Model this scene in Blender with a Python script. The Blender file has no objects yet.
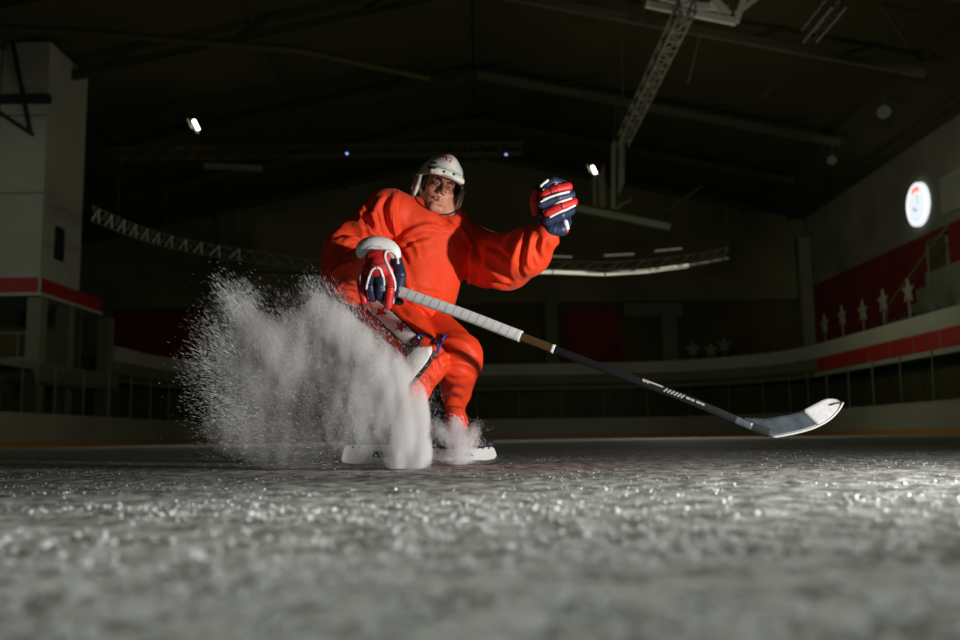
import bpy, bmesh, math, random
import numpy as np
from mathutils import Vector, Matrix
from mathutils.bvhtree import BVHTree

random.seed(7)
RNG = np.random.default_rng(11)
scene = bpy.context.scene
COL = scene.collection
PI = math.pi
F = 35.0 / 36.0 * 960.0            # focal length in pixels
CAM = np.array([0.0, 0.0, 0.13])
PITCH = math.atan((437.0 - 320.0) / F)
ROLL = math.radians(-0.75)

# ------------------------------------------------------------------ camera
cam_data = bpy.data.cameras.new('camera')
cam = bpy.data.objects.new('camera', cam_data)
COL.objects.link(cam)
cam_data.lens = 35.0
cam_data.sensor_width = 36.0
cam_data.clip_start = 0.02
cam_data.clip_end = 300.0
RM = Matrix.Rotation(PI / 2 + PITCH, 4, 'X') @ Matrix.Rotation(ROLL, 4, 'Z')
cam.matrix_world = Matrix.Translation(Vector(CAM)) @ RM
cam_data.dof.use_dof = True
cam_data.dof.focus_distance = 4.25
cam_data.dof.aperture_fstop = 2.2
cam_data.dof.aperture_blades = 0
scene.camera = cam
R3 = np.array(RM.to_3x3())


def at(px, py, Y):
    """world point that stands at distance Y in the direction of a pixel"""
    d = R3 @ np.array([(px - 480.0) / F, (320.0 - py) / F, -1.0])
    return CAM + d * (Y / d[1])


def proj(P):
    """pixels of an array of world points"""
    q = (P - CAM) @ R3
    return np.stack([480.0 + F * q[..., 0] / -q[..., 2], 320.0 - F * q[..., 1] / -q[..., 2]], -1)


# ------------------------------------------------------------------ materials
def mat(name, col, rough=0.6, metal=0.0, spec=0.5, emit=None, estr=0.0, noise=None, bump=None, sheen=0.0, coat=0.0, trans=0.0):
    """noise=(scale, amount): colour mottling; bump=(scale, strength, distance, stretch)"""
    m = bpy.data.materials.new(name)
    m.use_nodes = True
    nt = m.node_tree
    b = nt.nodes['Principled BSDF']
    b.inputs['Base Color'].default_value = (*col, 1)
    b.inputs['Roughness'].default_value = rough
    b.inputs['Metallic'].default_value = metal
    b.inputs['Specular IOR Level'].default_value = spec
    if sheen:
        b.inputs['Sheen Weight'].default_value = sheen
    if coat:
        b.inputs['Coat Weight'].default_value = coat
    if trans:
        b.inputs['Transmission Weight'].default_value = trans
    if emit:
        b.inputs['Emission Color'].default_value = (*emit, 1)
        b.inputs['Emission Strength'].default_value = estr
    tc = nt.nodes.new('ShaderNodeTexCoord')
    if noise:
        n = nt.nodes.new('ShaderNodeTexNoise')
        n.inputs['Scale'].default_value = noise[0]
        n.inputs['Detail'].default_value = 5
        nt.links.new(tc.outputs['Object'], n.inputs['Vector'])
        r = nt.nodes.new('ShaderNodeMapRange')
        r.inputs['From Min'].default_value = 0.3
        r.inputs['From Max'].default_value = 0.7
        r.inputs['To Min'].default_value = 1 - noise[1]
        r.inputs['To Max'].default_value = 1 + noise[1]
        nt.links.new(n.outputs['Fac'], r.inputs['Value'])
        mx = nt.nodes.new('ShaderNodeVectorMath')
        mx.operation = 'SCALE'
        mx.inputs[0].default_value = col
        nt.links.new(r.outputs['Result'], mx.inputs['Scale'])
        nt.links.new(mx.outputs['Vector'], b.inputs['Base Color'])
    if bump:
        mp = nt.nodes.new('ShaderNodeMapping')
        mp.inputs['Scale'].default_value = bump[3] if len(bump) > 3 else (1, 1, 1)
        nt.links.new(tc.outputs['Object'], mp.inputs['Vector'])
        n = nt.nodes.new('ShaderNodeTexNoise')
        n.inputs['Scale'].default_value = bump[0]
        n.inputs['Detail'].default_value = 4
        nt.links.new(mp.outputs['Vector'], n.inputs['Vector'])
        bp = nt.nodes.new('ShaderNodeBump')
        bp.inputs['Strength'].default_value = bump[1]
        bp.inputs['Distance'].default_value = bump[2]
        nt.links.new(n.outputs['Fac'], bp.inputs['Height'])
        nt.links.new(bp.outputs['Normal'], b.inputs['Normal'])
    return m


def glass_mat(name, tint, gloss, rough=0.05):
    m = bpy.data.materials.new(name)
    m.use_nodes = True
    nt = m.node_tree
    nt.nodes.remove(nt.nodes['Principled BSDF'])
    t = nt.nodes.new('ShaderNodeBsdfTransparent')
    t.inputs['Color'].default_value = (*tint, 1)
    g = nt.nodes.new('ShaderNodeBsdfGlossy')
    g.inputs['Roughness'].default_value = rough
    mx = nt.nodes.new('ShaderNodeMixShader')
    mx.inputs['Fac'].default_value = gloss
    nt.links.new(t.outputs[0], mx.inputs[1])
    nt.links.new(g.outputs[0], mx.inputs[2])
    nt.links.new(mx.outputs[0], nt.nodes['Material Output'].inputs['Surface'])
    return m


M = {}
M['jersey'] = mat('orange_jersey_cloth', (0.74, 0.050, 0.010), 0.62, spec=0.25, bump=(900, 0.10, 0.002), sheen=0.05)
M['pants'] = mat('orange_pants_cloth', (0.74, 0.050, 0.011), 0.55, spec=0.3, bump=(700, 0.10, 0.002))
M['red'] = mat('red_glove_leather', (0.62, 0.020, 0.022), 0.45, noise=(60, 0.12))
M['navy'] = mat('navy_glove_leather', (0.020, 0.031, 0.075), 0.45, noise=(60, 0.15))
M['white'] = mat('white_leather', (0.78, 0.77, 0.76), 0.5, noise=(40, 0.06))
M['offwhite'] = mat('grey_white_tape', (0.66, 0.66, 0.65), 0.75, noise=(120, 0.1))
M['tapegrey'] = mat('toned_blade_tape', (0.33, 0.33, 0.33), 0.8, noise=(60, 0.12))  # white tape, colour toned down because the flash stands close
M['tapedark'] = mat('tape_overlap', (0.36, 0.36, 0.36), 0.8)
M['black'] = mat('black_fabric', (0.012, 0.012, 0.013), 0.6)
M['blue'] = mat('blue_cord', (0.03, 0.06, 0.35), 0.5)
M['stripe'] = mat('white_stripe_cloth', (0.74, 0.70, 0.70), 0.6)
M['starred'] = mat('red_star_cloth', (0.55, 0.012, 0.014), 0.6)
M['skin'] = mat('skin', (0.50, 0.225, 0.155), 0.5, spec=0.4, noise=(70, 0.08))
M['skin'].node_tree.nodes['Principled BSDF'].inputs['Subsurface Weight'].default_value = 0.08
M['skin'].node_tree.nodes['Principled BSDF'].inputs['Subsurface Radius'].default_value = (0.01, 0.004, 0.002)
M['lip'] = mat('lip_skin', (0.46, 0.175, 0.135), 0.4)
M['hair'] = mat('dark_hair', (0.022, 0.014, 0.010), 0.55)
M['eyewhite'] = mat('eye_white', (0.42, 0.40, 0.37), 0.2)
M['iris'] = mat('iris_brown', (0.03, 0.018, 0.012), 0.15)
M['helmet'] = mat('white_helmet_shell', (0.60, 0.60, 0.55), 0.28, spec=0.5, noise=(22, 0.07), coat=0.2)
M['helmetpad'] = mat('helmet_ear_guard', (0.50, 0.50, 0.44), 0.35)
M['vent'] = mat('dark_vent', (0.012, 0.012, 0.012), 0.6)
M['visor'] = glass_mat('clear_visor', (0.88, 0.86, 0.84), 0.04, 0.06)
M['holder'] = mat('white_blade_holder', (0.74, 0.74, 0.73), 0.4)
M['steel'] = mat('blade_steel', (0.45, 0.45, 0.46), 0.25, metal=1.0)
M['carbon'] = mat('black_carbon_shaft', (0.005, 0.0055, 0.006), 0.5, noise=(90, 0.2), spec=.2)
M['bronze'] = mat('bronze_shaft_paint', (0.065, 0.034, 0.010), 0.4)
M['mark'] = mat('pale_shaft_lettering', (0.30, 0.29, 0.26), 0.5)
M['bluegrey'] = mat('blue_grey_blade_face', (0.030, 0.038, 0.046), 0.4, noise=(30, 0.4))
M['crumb'] = mat('ice_crumbs', (0.74, 0.75, 0.76), 0.7, spec=0.2)
M['snow'] = mat('snow', (0.90, 0.91, 0.93), 0.8, spec=0.3)
M['concrete'] = mat('pale_wall_panel', (0.37, 0.38, 0.30), 0.8, noise=(0.5, 0.10))
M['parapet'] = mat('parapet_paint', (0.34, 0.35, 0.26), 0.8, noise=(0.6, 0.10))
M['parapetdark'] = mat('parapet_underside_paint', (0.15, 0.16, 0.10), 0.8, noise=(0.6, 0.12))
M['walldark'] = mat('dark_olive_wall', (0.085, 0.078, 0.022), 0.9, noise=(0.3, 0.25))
M['wallolive'] = mat('olive_wall', (0.17, 0.165, 0.075), 0.9, noise=(0.25, 0.25))
M['wallgrey'] = mat('grey_upper_wall', (0.21, 0.21, 0.155), 0.9, noise=(0.35, 0.25))
M['bandred'] = mat('red_band_paint', (0.34, 0.018, 0.010), 0.6, noise=(1.2, 0.15))
M['wallred'] = mat('dark_red_wall', (0.17, 0.013, 0.008), 0.8, noise=(0.5, 0.25))
M['boards'] = mat('dasher_board_panel', (0.21, 0.21, 0.15), 0.5, noise=(0.5, 0.12))
M['kick'] = mat('orange_kick_plate', (0.32, 0.15, 0.03), 0.5)
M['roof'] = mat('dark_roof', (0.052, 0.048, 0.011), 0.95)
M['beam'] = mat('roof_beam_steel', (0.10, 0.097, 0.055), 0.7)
M['paleSteel'] = mat('pale_painted_steel', (0.62, 0.62, 0.52), 0.6)
M['truss'] = mat('aluminium_truss', (0.15, 0.147, 0.10), 0.5)
M['seat'] = mat('dark_seat_plastic', (0.055, 0.055, 0.036), 0.7)
M['starpaint'] = mat('pale_star_paint', (0.19, 0.19, 0.13), 0.7)
M['rinkglass'] = glass_mat('rink_glass', (0.88, 0.90, 0.88), 0.003, 0.35)
M['lamp'] = mat('lamp_light', (1, 1, 1), 0.5, emit=(1.0, 0.88, 0.66), estr=9.0)
M['strip'] = mat('strip_light', (0.8, 0.8, 0.7), 0.5, emit=(1.0, 0.92, 0.72), estr=0.55)
M['stripdim'] = mat('strip_light_dim', (0.5, 0.5, 0.45), 0.5, emit=(1.0, 0.92, 0.72), estr=0.05)
M['bluelamp'] = mat('blue_lamp_light', (0.1, 0.2, 1), 0.5, emit=(0.25, 0.4, 1.0), estr=2.2)
M['signwhite'] = mat('lit_sign_face', (0.9, 0.9, 0.9), 0.5, emit=(0.88, 0.94, 1.0), estr=0.92)
M['signred'] = mat('lit_sign_red', (0.9, 0.3, 0.2), 0.5, emit=(1.0, 0.26, 0.16), estr=0.95)
M['signgrey'] = mat('lit_sign_grey', (0.5, 0.55, 0.6), 0.5, emit=(0.55, 0.68, 0.76), estr=0.85)
M['signpink'] = mat('lit_sign_pink', (0.9, 0.7, 0.75), 0.5, emit=(0.95, 0.72, 0.80), estr=0.9)

# ------------------------------------------------------------------ object helpers
ORIG = {}


def mk(name, V, faces, material, parent=None, origin=None, smooth=True):
    V = np.asarray(V, dtype=np.float64)
    if parent is not None:
        o0 = ORIG[parent.name]
        org = o0
    else:
        org = np.array(origin if origin is not None else (0, 0, 0), dtype=float)
    me = bpy.data.meshes.new(name)
    me.from_pydata((V - org).tolist(), [], [tuple(int(i) for i in f) for f in faces])
    me.update()
    if smooth:
        me.polygons.foreach_set('use_smooth', [True] * len(me.polygons))
    mats = material if isinstance(material, (list, tuple)) else [material]
    for m in mats:
        me.materials.append(m)
    o = bpy.data.objects.new(name, me)
    COL.objects.link(o)
    ORIG[o.name] = org
    if parent is not None:
        o.parent = parent
    else:
        o.location = org
    return o


def thing(name, label, cat, loc, group=None):
    o = bpy.data.objects.new(name, None)
    COL.objects.link(o)
    o.location = loc
    o.empty_display_size = 0.1
    ORIG[o.name] = np.array(loc, dtype=float)
    return tag(o, label, cat, group)


def tag(o, label=None, cat=None, group=None, kind=None):
    if label: o['label'] = label
    if cat: o['category'] = cat
    if group: o['group'] = group
    if kind: o['kind'] = kind
    return o


class MB:
    """collects shapes into one mesh"""
    def __init__(s):
        s.V = []; s.Fc = []; s.n = 0

    def add(s, V, faces):
        s.V.extend([tuple(v) for v in V])
        s.Fc.extend([tuple(i + s.n for i in f) for f in faces])
        s.n += len(V)
        return s

    def box(s, lo, hi):
        x0, y0, z0 = lo; x1, y1, z1 = hi
        return s.add([(x0, y0, z0), (x1, y0, z0), (x1, y1, z0), (x0, y1, z0), (x0, y0, z1), (x1, y0, z1), (x1, y1, z1), (x0, y1, z1)],
                     [(0, 3, 2, 1), (4, 5, 6, 7), (0, 1, 5, 4), (1, 2, 6, 5), (2, 3, 7, 6), (3, 0, 4, 7)])

    def bar(s, a, b, w, h=None, up=(0, 0, 1)):
        h = h or w
        a = np.array(a, float); b = np.array(b, float)
        d = b - a; d /= np.linalg.norm(d)
        u = np.array(up, float)
        if abs(d @ u) > 0.97: u = np.array([1.0, 0, 0])
        r = np.cross(d, u); r /= np.linalg.norm(r)
        u = np.cross(r, d)
        P = []
        for c in (a, b):
            for i, j in ((-1, -1), (1, -1), (1, 1), (-1, 1)):
                P.append(c + r * w * .5 * i + u * h * .5 * j)
        return s.add(P, [(0, 1, 2, 3), (4, 7, 6, 5), (0, 4, 5, 1), (1, 5, 6, 2), (2, 6, 7, 3), (3, 7, 4, 0)])

    def tube(s, pts, r, n=10, caps=True):
        pts = np.array(pts, float)
        rad = np.broadcast_to(np.array(r, float), (len(pts),))
        T = np.gradient(pts, axis=0)
        T /= np.linalg.norm(T, axis=1)[:, None] + 1e-12
        ref = np.array([0, 0, 1.0]) if abs(T[0][2]) < .9 else np.array([1.0, 0, 0])
        V = []; Fc = []
        for i, (p, t) in enumerate(zip(pts, T)):
            ref = ref - t * (ref @ t); ref /= np.linalg.norm(ref)
            bi = np.cross(t, ref)
            for k in range(n):
                a = 2 * PI * k / n
                V.append(p + rad[i] * (ref * math.cos(a) + bi * math.sin(a)))
        for i in range(len(pts) - 1):
            for k in range(n):
                k2 = (k + 1) % n
                Fc.append((i * n + k, i * n + k2, (i + 1) * n + k2, (i + 1) * n + k))
        if caps:
            Fc.append(tuple(range(n - 1, -1, -1)))
            Fc.append(tuple(range((len(pts) - 1) * n, len(pts) * n)))
        return s.add(V, Fc)

    def prism(s, poly, axis_vec):
        """closed polygon (3-D points) swept along a vector"""
        n = len(poly); a = np.array(axis_vec, float)
        P = [np.array(p, float) for p in poly]
        V = P + [p + a for p in P]
        Fc = [tuple(range(n - 1, -1, -1)), tuple(range(n, 2 * n))]
        for i in range(n):
            j = (i + 1) % n
            Fc.append((i, j, n + j, n + i))
        return s.add(V, Fc)

    def sphere(s, c, r, nu=14, nv=8):
        r = np.broadcast_to(np.array(r, float), (3,))
        V = [np.array(c) + r * (0, 0, 1)]
        for j in range(1, nv):
            for i in range(nu):
                a = PI * j / nv; b = 2 * PI * i / nu
                V.append(np.array(c) + r * (math.sin(a) * math.cos(b), math.sin(a) * math.sin(b), math.cos(a)))
        V.append(np.array(c) - r * (0, 0, 1))
        Fc = []
        for i in range(nu):
            Fc.append((0, 1 + i, 1 + (i + 1) % nu))
            Fc.append((len(V) - 1, len(V) - 1 - nu + (i + 1) % nu, len(V) - 1 - nu + i))
        for j in range(nv - 2):
            for i in range(nu):
                a = 1 + j * nu
                Fc.append((a + i, a + nu + i, a + nu + (i + 1) % nu, a + (i + 1) % nu))
        return s.add(V, Fc)

    def build(s, name, material, parent=None, origin=None, smooth=False):
        return mk(name, s.V, s.Fc, material, parent, origin, smooth)


def spline(pts, n):
    """Catmull-Rom through points"""
    P = np.array(pts, float)
    if len(P) == 2:
        t = np.linspace(0, 1, n)[:, None]
        return P[0] * (1 - t) + P[1] * t
    Q = np.vstack([2 * P[0] - P[1], P, 2 * P[-1] - P[-2]])
    out = []
    for u in np.linspace(0, len(P) - 1 - 1e-9, n):
        i = int(u); t = u - i
        p0, p1, p2, p3 = Q[i], Q[i + 1], Q[i + 2], Q[i + 3]
        out.append(.5 * ((2 * p1) + (-p0 + p2) * t + (2 * p0 - 5 * p1 + 4 * p2 - p3) * t * t + (-p0 + 3 * p1 - 3 * p2 + p3) * t ** 3))
    return np.array(out)


# ------------------------------------------------------------------ noise
def _hash(ix, iy, iz, seed):
    h = (ix.astype(np.int64) * 374761393 + iy.astype(np.int64) * 668265263 + iz.astype(np.int64) * 2147483647 + seed * 1274126177) & 0xffffffff
    h = ((h ^ (h >> 13)) * 1274126177) & 0xffffffff
    h = h ^ (h >> 16)
    return (h & 0xffff) / 32767.5 - 1.0


def vnoise(P, seed=0):
    i = np.floor(P); f = P - i
    f = f * f * (3 - 2 * f)
    ix, iy, iz = i[:, 0], i[:, 1], i[:, 2]
    out = 0
    for dx in (0, 1):
        wx = f[:, 0] if dx else 1 - f[:, 0]
        for dy in (0, 1):
            wy = f[:, 1] if dy else 1 - f[:, 1]
            for dz in (0, 1):
                wz = f[:, 2] if dz else 1 - f[:, 2]
                out = out + wx * wy * wz * _hash(ix + dx, iy + dy, iz + dz, seed)
    return out


def fbm(P, octv=4, seed=0):
    o = 0; a = 1.0
    for k in range(octv):
        o = o + a * vnoise(P * 2 ** k + 17.3 * k, seed + k)
        a *= .5
    return o


# ------------------------------------------------------------------ smooth surfaces from a distance field
class Field:
    def __init__(s, lo, hi, h, fine=None, hf=None):
        """rectilinear grid; fine=(lo,hi) box gets spacing hf"""
        ax = []
        for k in range(3):
            if fine is None:
                ax.append(np.arange(lo[k], hi[k] + h, h))
            else:
                a = [lo[k]]
                while a[-1] < hi[k]:
                    a.append(a[-1] + (hf if fine[0][k] <= a[-1] <= fine[1][k] else h))
                ax.append(np.array(a))
        s.ax = ax
        s.D = np.full([len(a) for a in ax], 1.0, dtype=np.float32)

    def _box(s, lo, hi, m):
        sl = []
        for k in range(3):
            i0 = np.searchsorted(s.ax[k], lo[k] - m); i1 = np.searchsorted(s.ax[k], hi[k] + m)
            sl.append(slice(max(0, i0 - 1), min(len(s.ax[k]), i1 + 1)))
        P = np.stack(np.meshgrid(*[s.ax[k][sl[k]] for k in range(3)], indexing='ij'), -1)
        return tuple(sl), P

    def _merge(s, sl, d, k, op):
        D = s.D[sl]
        if op == 'add':
            if k > 0:
                h = np.clip(.5 + .5 * (D - d) / k, 0, 1)
                s.D[sl] = D * (1 - h) + d * h - k * h * (1 - h)
            else:
                s.D[sl] = np.minimum(D, d)
        else:
            d = -d
            if k > 0:
                h = np.clip(.5 - .5 * (D - d) / k, 0, 1)
                s.D[sl] = D * (1 - h) + d * h + k * h * (1 - h)
            else:
                s.D[sl] = np.maximum(D, d)

    def cone(s, a, b, ra, rb, k=.02, squash=None, op='add'):
        """tapered limb; squash=(direction, factor) flattens it along a direction"""
        a = np.array(a, float); b = np.array(b, float)
        r = max(ra, rb) * (1.0 if squash is None else max(1, 1 / squash[1]))
        sl, P = s._box(np.minimum(a, b) - r, np.maximum(a, b) + r, k * 1.5 + .02)
        ax = b - a; L2 = ax @ ax
        Q = P - a
        t = np.clip((Q @ ax) / L2, 0, 1)
        V = Q - t[..., None] * ax
        if squash is not None:
            u = np.array(squash[0], float); u /= np.linalg.norm(u)
            c = V @ u
            V = V + (c * (1 / squash[1] - 1))[..., None] * u
        d = np.linalg.norm(V, axis=-1) - (ra + (rb - ra) * t)
        s._merge(sl, d.astype(np.float32), k, op)
        return s

    def chain(s, pts, radii, k=.015, **kw):
        for i in range(len(pts) - 1):
            s.cone(pts[i], pts[i + 1], radii[i], radii[i + 1], k if i else kw.get('k0', k), **{q: v for q, v in kw.items() if q != 'k0'})
        return s

    def ell(s, c, r, R=None, k=.02, op='add'):
        c = np.array(c, float); r = np.array(r, float)
        R = np.eye(3) if R is None else np.array(R)
        ext = np.sqrt(((R * r) ** 2).sum(1))
        sl, P = s._box(c - ext, c + ext, k * 1.5 + .02)
        Q = (P - c) @ R
        k0 = np.linalg.norm(Q / r, axis=-1); k1 = np.linalg.norm(Q / (r * r), axis=-1)
        s._merge(sl, (k0 * (k0 - 1) / (k1 + 1e-9)).astype(np.float32), k, op)
        return s

    def box(s, c, half, R=None, rnd=.01, k=.01, op='add'):
        c = np.array(c, float); half = np.array(half, float)
        R = np.eye(3) if R is None else np.array(R)
        ext = np.abs(R) @ half
        sl, P = s._box(c - ext, c + ext, k * 1.5 + .02)
        q = np.abs((P - c) @ R) - (half - rnd)
        d = np.linalg.norm(np.maximum(q, 0), axis=-1) + np.minimum(q.max(-1), 0) - rnd
        s._merge(sl, d.astype(np.float32), k, op)
        return s

    def cut(s, p, n, k=.0):
        """keep the side n points away from"""
        P = np.stack(np.meshgrid(*s.ax, indexing='ij'), -1)
        d = ((P - np.array(p)) @ (np.array(n, float) / np.linalg.norm(n))).astype(np.float32)
        s._merge((slice(None),) * 3, -d, k, 'sub')
        return s

    def mesh(s, smooth=2):
        D = s.D; ax = s.ax
        D[0], D[-1] = 1, 1; D[:, 0], D[:, -1] = 1, 1; D[:, :, 0], D[:, :, -1] = 1, 1
        S = D < 0
        c = sum(S[i:S.shape[0] - 1 + i, j:S.shape[1] - 1 + j, k:S.shape[2] - 1 + k].astype(np.int8) for i in (0, 1) for j in (0, 1) for k in (0, 1))
        act = (c > 0) & (c < 8)
        idx = np.argwhere(act)
        num = np.full(act.shape, -1, dtype=np.int64)
        num[act] = np.arange(len(idx))
        acc = np.zeros((len(idx), 3)); cnt = np.zeros(len(idx))
        corners = [(i, j, k) for i in (0, 1) for j in (0, 1) for k in (0, 1)]
        for a in corners:
            for kx in range(3):
                if a[kx]: continue
                b = list(a); b[kx] = 1
                ia = idx + a; ib = idx + b
                da = D[ia[:, 0], ia[:, 1], ia[:, 2]]; db = D[ib[:, 0], ib[:, 1], ib[:, 2]]
                m = (da < 0) != (db < 0)
                t = np.where(m, da / np.where(m, da - db, 1), 0)
                pa = np.stack([ax[q][ia[:, q]] for q in range(3)], -1)
                pb = np.stack([ax[q][ib[:, q]] for q in range(3)], -1)
                acc += np.where(m[:, None], pa + t[:, None] * (pb - pa), 0)
                cnt += m
        V = acc / cnt[:, None]
        faces = []
        for kx in range(3):
            o = [q for q in range(3) if q != kx]
            A = [slice(None)] * 3; B = [slice(None)] * 3
            A[kx] = slice(0, -1); B[kx] = slice(1, None)
            ch = S[tuple(A)] != S[tuple(B)]
            e = np.argwhere(ch)
            ok = (e[:, o[0]] > 0) & (e[:, o[1]] > 0) & (e[:, o[0]] < S.shape[o[0]] - 1) & (e[:, o[1]] < S.shape[o[1]] - 1)
            e = e[ok]
            ids = []
            for du, dv in ((-1, -1), (0, -1), (0, 0), (-1, 0)):
                q = e.copy(); q[:, o[0]] += du; q[:, o[1]] += dv
                ids.append(num[q[:, 0], q[:, 1], q[:, 2]])
            f = np.stack(ids, -1)
            inside = S[e[:, 0], e[:, 1], e[:, 2]]
            flip = inside if kx != 1 else ~inside
            f[~flip] = f[~flip][:, ::-1]
            faces.append(f)
        Fc = np.vstack(faces)
        Fc = Fc[(Fc >= 0).all(1)]
        for _ in range(smooth):
            V = laplace(V, Fc, .5)
        return V, Fc


def laplace(V, Fc, lam):
    n = len(V)
    A = np.concatenate([Fc[:, i] for i in range(4)]); B = np.concatenate([Fc[:, (i + 1) % 4] for i in range(4)])
    I = np.concatenate([A, B]); J = np.concatenate([B, A])
    w = np.bincount(I, minlength=n)
    out = np.stack([np.bincount(I, V[J, k], minlength=n) for k in range(3)], -1) / np.maximum(w, 1)[:, None]
    return V + lam * (out - V)


def vnormals(V, Fc):
    n = np.cross(V[Fc[:, 2]] - V[Fc[:, 0]], V[Fc[:, 3]] - V[Fc[:, 1]])
    N = np.zeros_like(V)
    for k in range(4):
        for q in range(3):
            N[:, q] += np.bincount(Fc[:, k], n[:, q], minlength=len(V))
    return N / (np.linalg.norm(N, axis=1)[:, None] + 1e-12)


def seg_dist(P, a, b):
    d = b - a
    t = np.clip(((P - a) @ d) / (d @ d), 0, 1)
    q = P - a - t[:, None] * d
    side = np.sign(d[0] * q[:, 1] - d[1] * q[:, 0])
    return np.linalg.norm(q, axis=1), side, t


def sculpt(V, Fc, folds):
    """press cloth folds into a surface; each fold = (line of pixels seen from the front, width, height): it acts only on the cloth facing out there"""
    N = vnormals(V, Fc)
    uv = proj(V)
    face = ((N * (CAM - V)).sum(1) / np.linalg.norm(CAM - V, axis=1))
    wgt = np.clip((face - .05) / .3, 0, 1)
    disp = np.zeros(len(V))
    for pts, wd, amp in folds:
        pts = spline([np.array(p, float) for p in pts], max(2, 5 * (len(pts) - 1)))
        best = np.full(len(V), 1e9); fade = np.zeros(len(V))
        n = len(pts) - 1
        for i in range(n):
            d, sd, t = seg_dist(uv, pts[i], pts[i + 1])
            m = d < best
            best[m] = d[m]; u = (i + t) / n
            fade[m] = np.sin(np.clip(u, 0.0, 1.0)[m] * PI) ** .5
        disp += amp * fade * (np.exp(-(best / wd) ** 2) - .45 * np.exp(-((best - 2.0 * wd) / (1.1 * wd)) ** 2))
    return V + N * (disp * wgt)[:, None]


def bvh_of(V, Fc):
    return BVHTree.FromPolygons([Vector(v) for v in V], [tuple(int(i) for i in f) for f in Fc])


def hit(bvh, px, py, default=None):
    d = R3 @ np.array([(px - 480.0) / F, (320.0 - py) / F, -1.0])
    d /= np.linalg.norm(d)
    r = bvh.ray_cast(Vector(CAM), Vector(d), 20.0)
    if r[0] is None:
        return default
    return np.array(r[0]), np.array(r[1])


def patch(bvh, left, right, nu, nv, off, thick):
    """a strip of cloth laid on a surface between two edge lines (pixels), with thickness"""
    L = spline([np.array(p, float) for p in left], nu); Rr = spline([np.array(p, float) for p in right], nu)
    G = {}
    for i in range(nu):
        for j in range(nv):
            t = j / (nv - 1)
            q = L[i] * (1 - t) + Rr[i] * t
            h = hit(bvh, q[0], q[1])
            if h is not None:
                nn = h[1] if h[1] @ (CAM - h[0]) > 0 else -h[1]
                G[i, j] = (h[0], nn)
    V = []; idx = {}
    for key, (p, n) in G.items():
        idx[key] = len(V); V.append(p + n * off)
    m = len(V)
    V += [V[i] - G[key][1] * thick for i, key in enumerate(G)]
    Fc = []; edges = {}
    for i in range(nu - 1):
        for j in range(nv - 1):
            ks = [(i, j), (i + 1, j), (i + 1, j + 1), (i, j + 1)]
            if all(q in idx for q in ks):
                f = [idx[q] for q in ks]
                dz = max(np.linalg.norm(V[f[0]] - V[f[2]]), np.linalg.norm(V[f[1]] - V[f[3]]))
                if dz > .09: continue
                Fc.append(f); Fc.append([q + m for q in f[::-1]])
                for a, b in zip(f, f[1:] + f[:1]):
                    edges[(a, b)] = edges.get((a, b), 0) + 1
    for (a, b) in list(edges):
        if (b, a) not in edges:
            Fc.append([b, a, a + m, b + m])
    return V, Fc


def seam(bvh, pts, r, n, off=.0):
    """a tube lying along a line (pixels) on a surface"""
    out = []
    for q in spline([np.array(p, float) for p in pts], n):
        h = hit(bvh, q[0], q[1])
        if h is not None:
            nn = h[1] if h[1] @ (CAM - h[0]) > 0 else -h[1]
            out.append(h[0] + nn * off)
    return out


def rod(p, q, r=.01):
    return MB().tube([p, q], r, 8)

# ================================================================== the arena
def footprint(d, y0l=9.0, y0r=9.0, n=14):
    P = [(-15 - d, y0l)]
    r = 8.5 + d
    for k in range(n + 1):
        a = PI - (PI / 2) * k / n
        P.append((-6.5 + r * math.cos(a), 44.5 + r * math.sin(a)))
    for k in range(n + 1):
        a = PI / 2 - (PI / 2) * k / n
        P.append((6.5 + r * math.cos(a), 44.5 + r * math.sin(a)))
    P.append((15 + d, y0r))
    return P


def ribbon(name, prof, material, y0l=9.0, y0r=9.0, parent=None, kind='structure', sel=None):
    """a closed profile [(offset, height)...] carried round the rink"""
    rows = []
    for d, z in prof:
        fp = footprint(d, y0l, y0r)
        if sel: fp = fp[sel[0]:sel[1]]
        rows.append([(x, y, z) for x, y in fp])
    n = len(rows[0]); m = len(prof)
    V = [p for row in rows for p in row]
    Fc = []
    for j in range(m):
        for i in range(n - 1):
            Fc.append((j * n + i, j * n + i + 1, ((j + 1) % m) * n + i + 1, ((j + 1) % m) * n + i))
    Fc.append([j * n for j in range(m)]); Fc.append([j * n + n - 1 for j in range(m)][::-1])
    o = mk(name, V, Fc, material, parent, smooth=False)
    if parent is None: o['kind'] = kind
    return o


# --- dasher boards, kick plate, cap rail: the wall of the rink
boards = ribbon('wall_boards', [(0, 0), (0, 1.07), (.12, 1.07), (.12, 0)], M['boards'])
ribbon('kick_plate', [(-.012, 0), (-.012, .20), (.0, .20), (.0, 0)], M['kick'], parent=boards)
ribbon('cap_rail', [(-.03, 1.07), (-.03, 1.12), (.15, 1.12), (.15, 1.07)], M['boards'], parent=boards)
# --- protective glass with its posts
gl = ribbon('protective_glass', [(.04, 1.12), (.04, 2.85), (.055, 2.85), (.055, 1.12)], M['rinkglass'], kind='thing')
tag(gl, 'clear glass barrier with slim posts standing on the rink boards', 'rink glass', kind='thing')
fp = footprint(.05)
dist = 0.0
for (xa, ya), (xb, yb) in zip(fp[:-1], fp[1:]):
    L = math.hypot(xb - xa, yb - ya)
    k = math.ceil((dist) / 2.4) * 2.4
    while k < dist + L:
        t = (k - dist) / L
        x, y = xa + (xb - xa) * t, ya + (yb - ya) * t
        MB().box((x - .022, y - .022, 1.12), (x + .022, y + .022, 2.87)).build('post', M['parapetdark'], gl)
        k += 2.4
    dist += L
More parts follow.
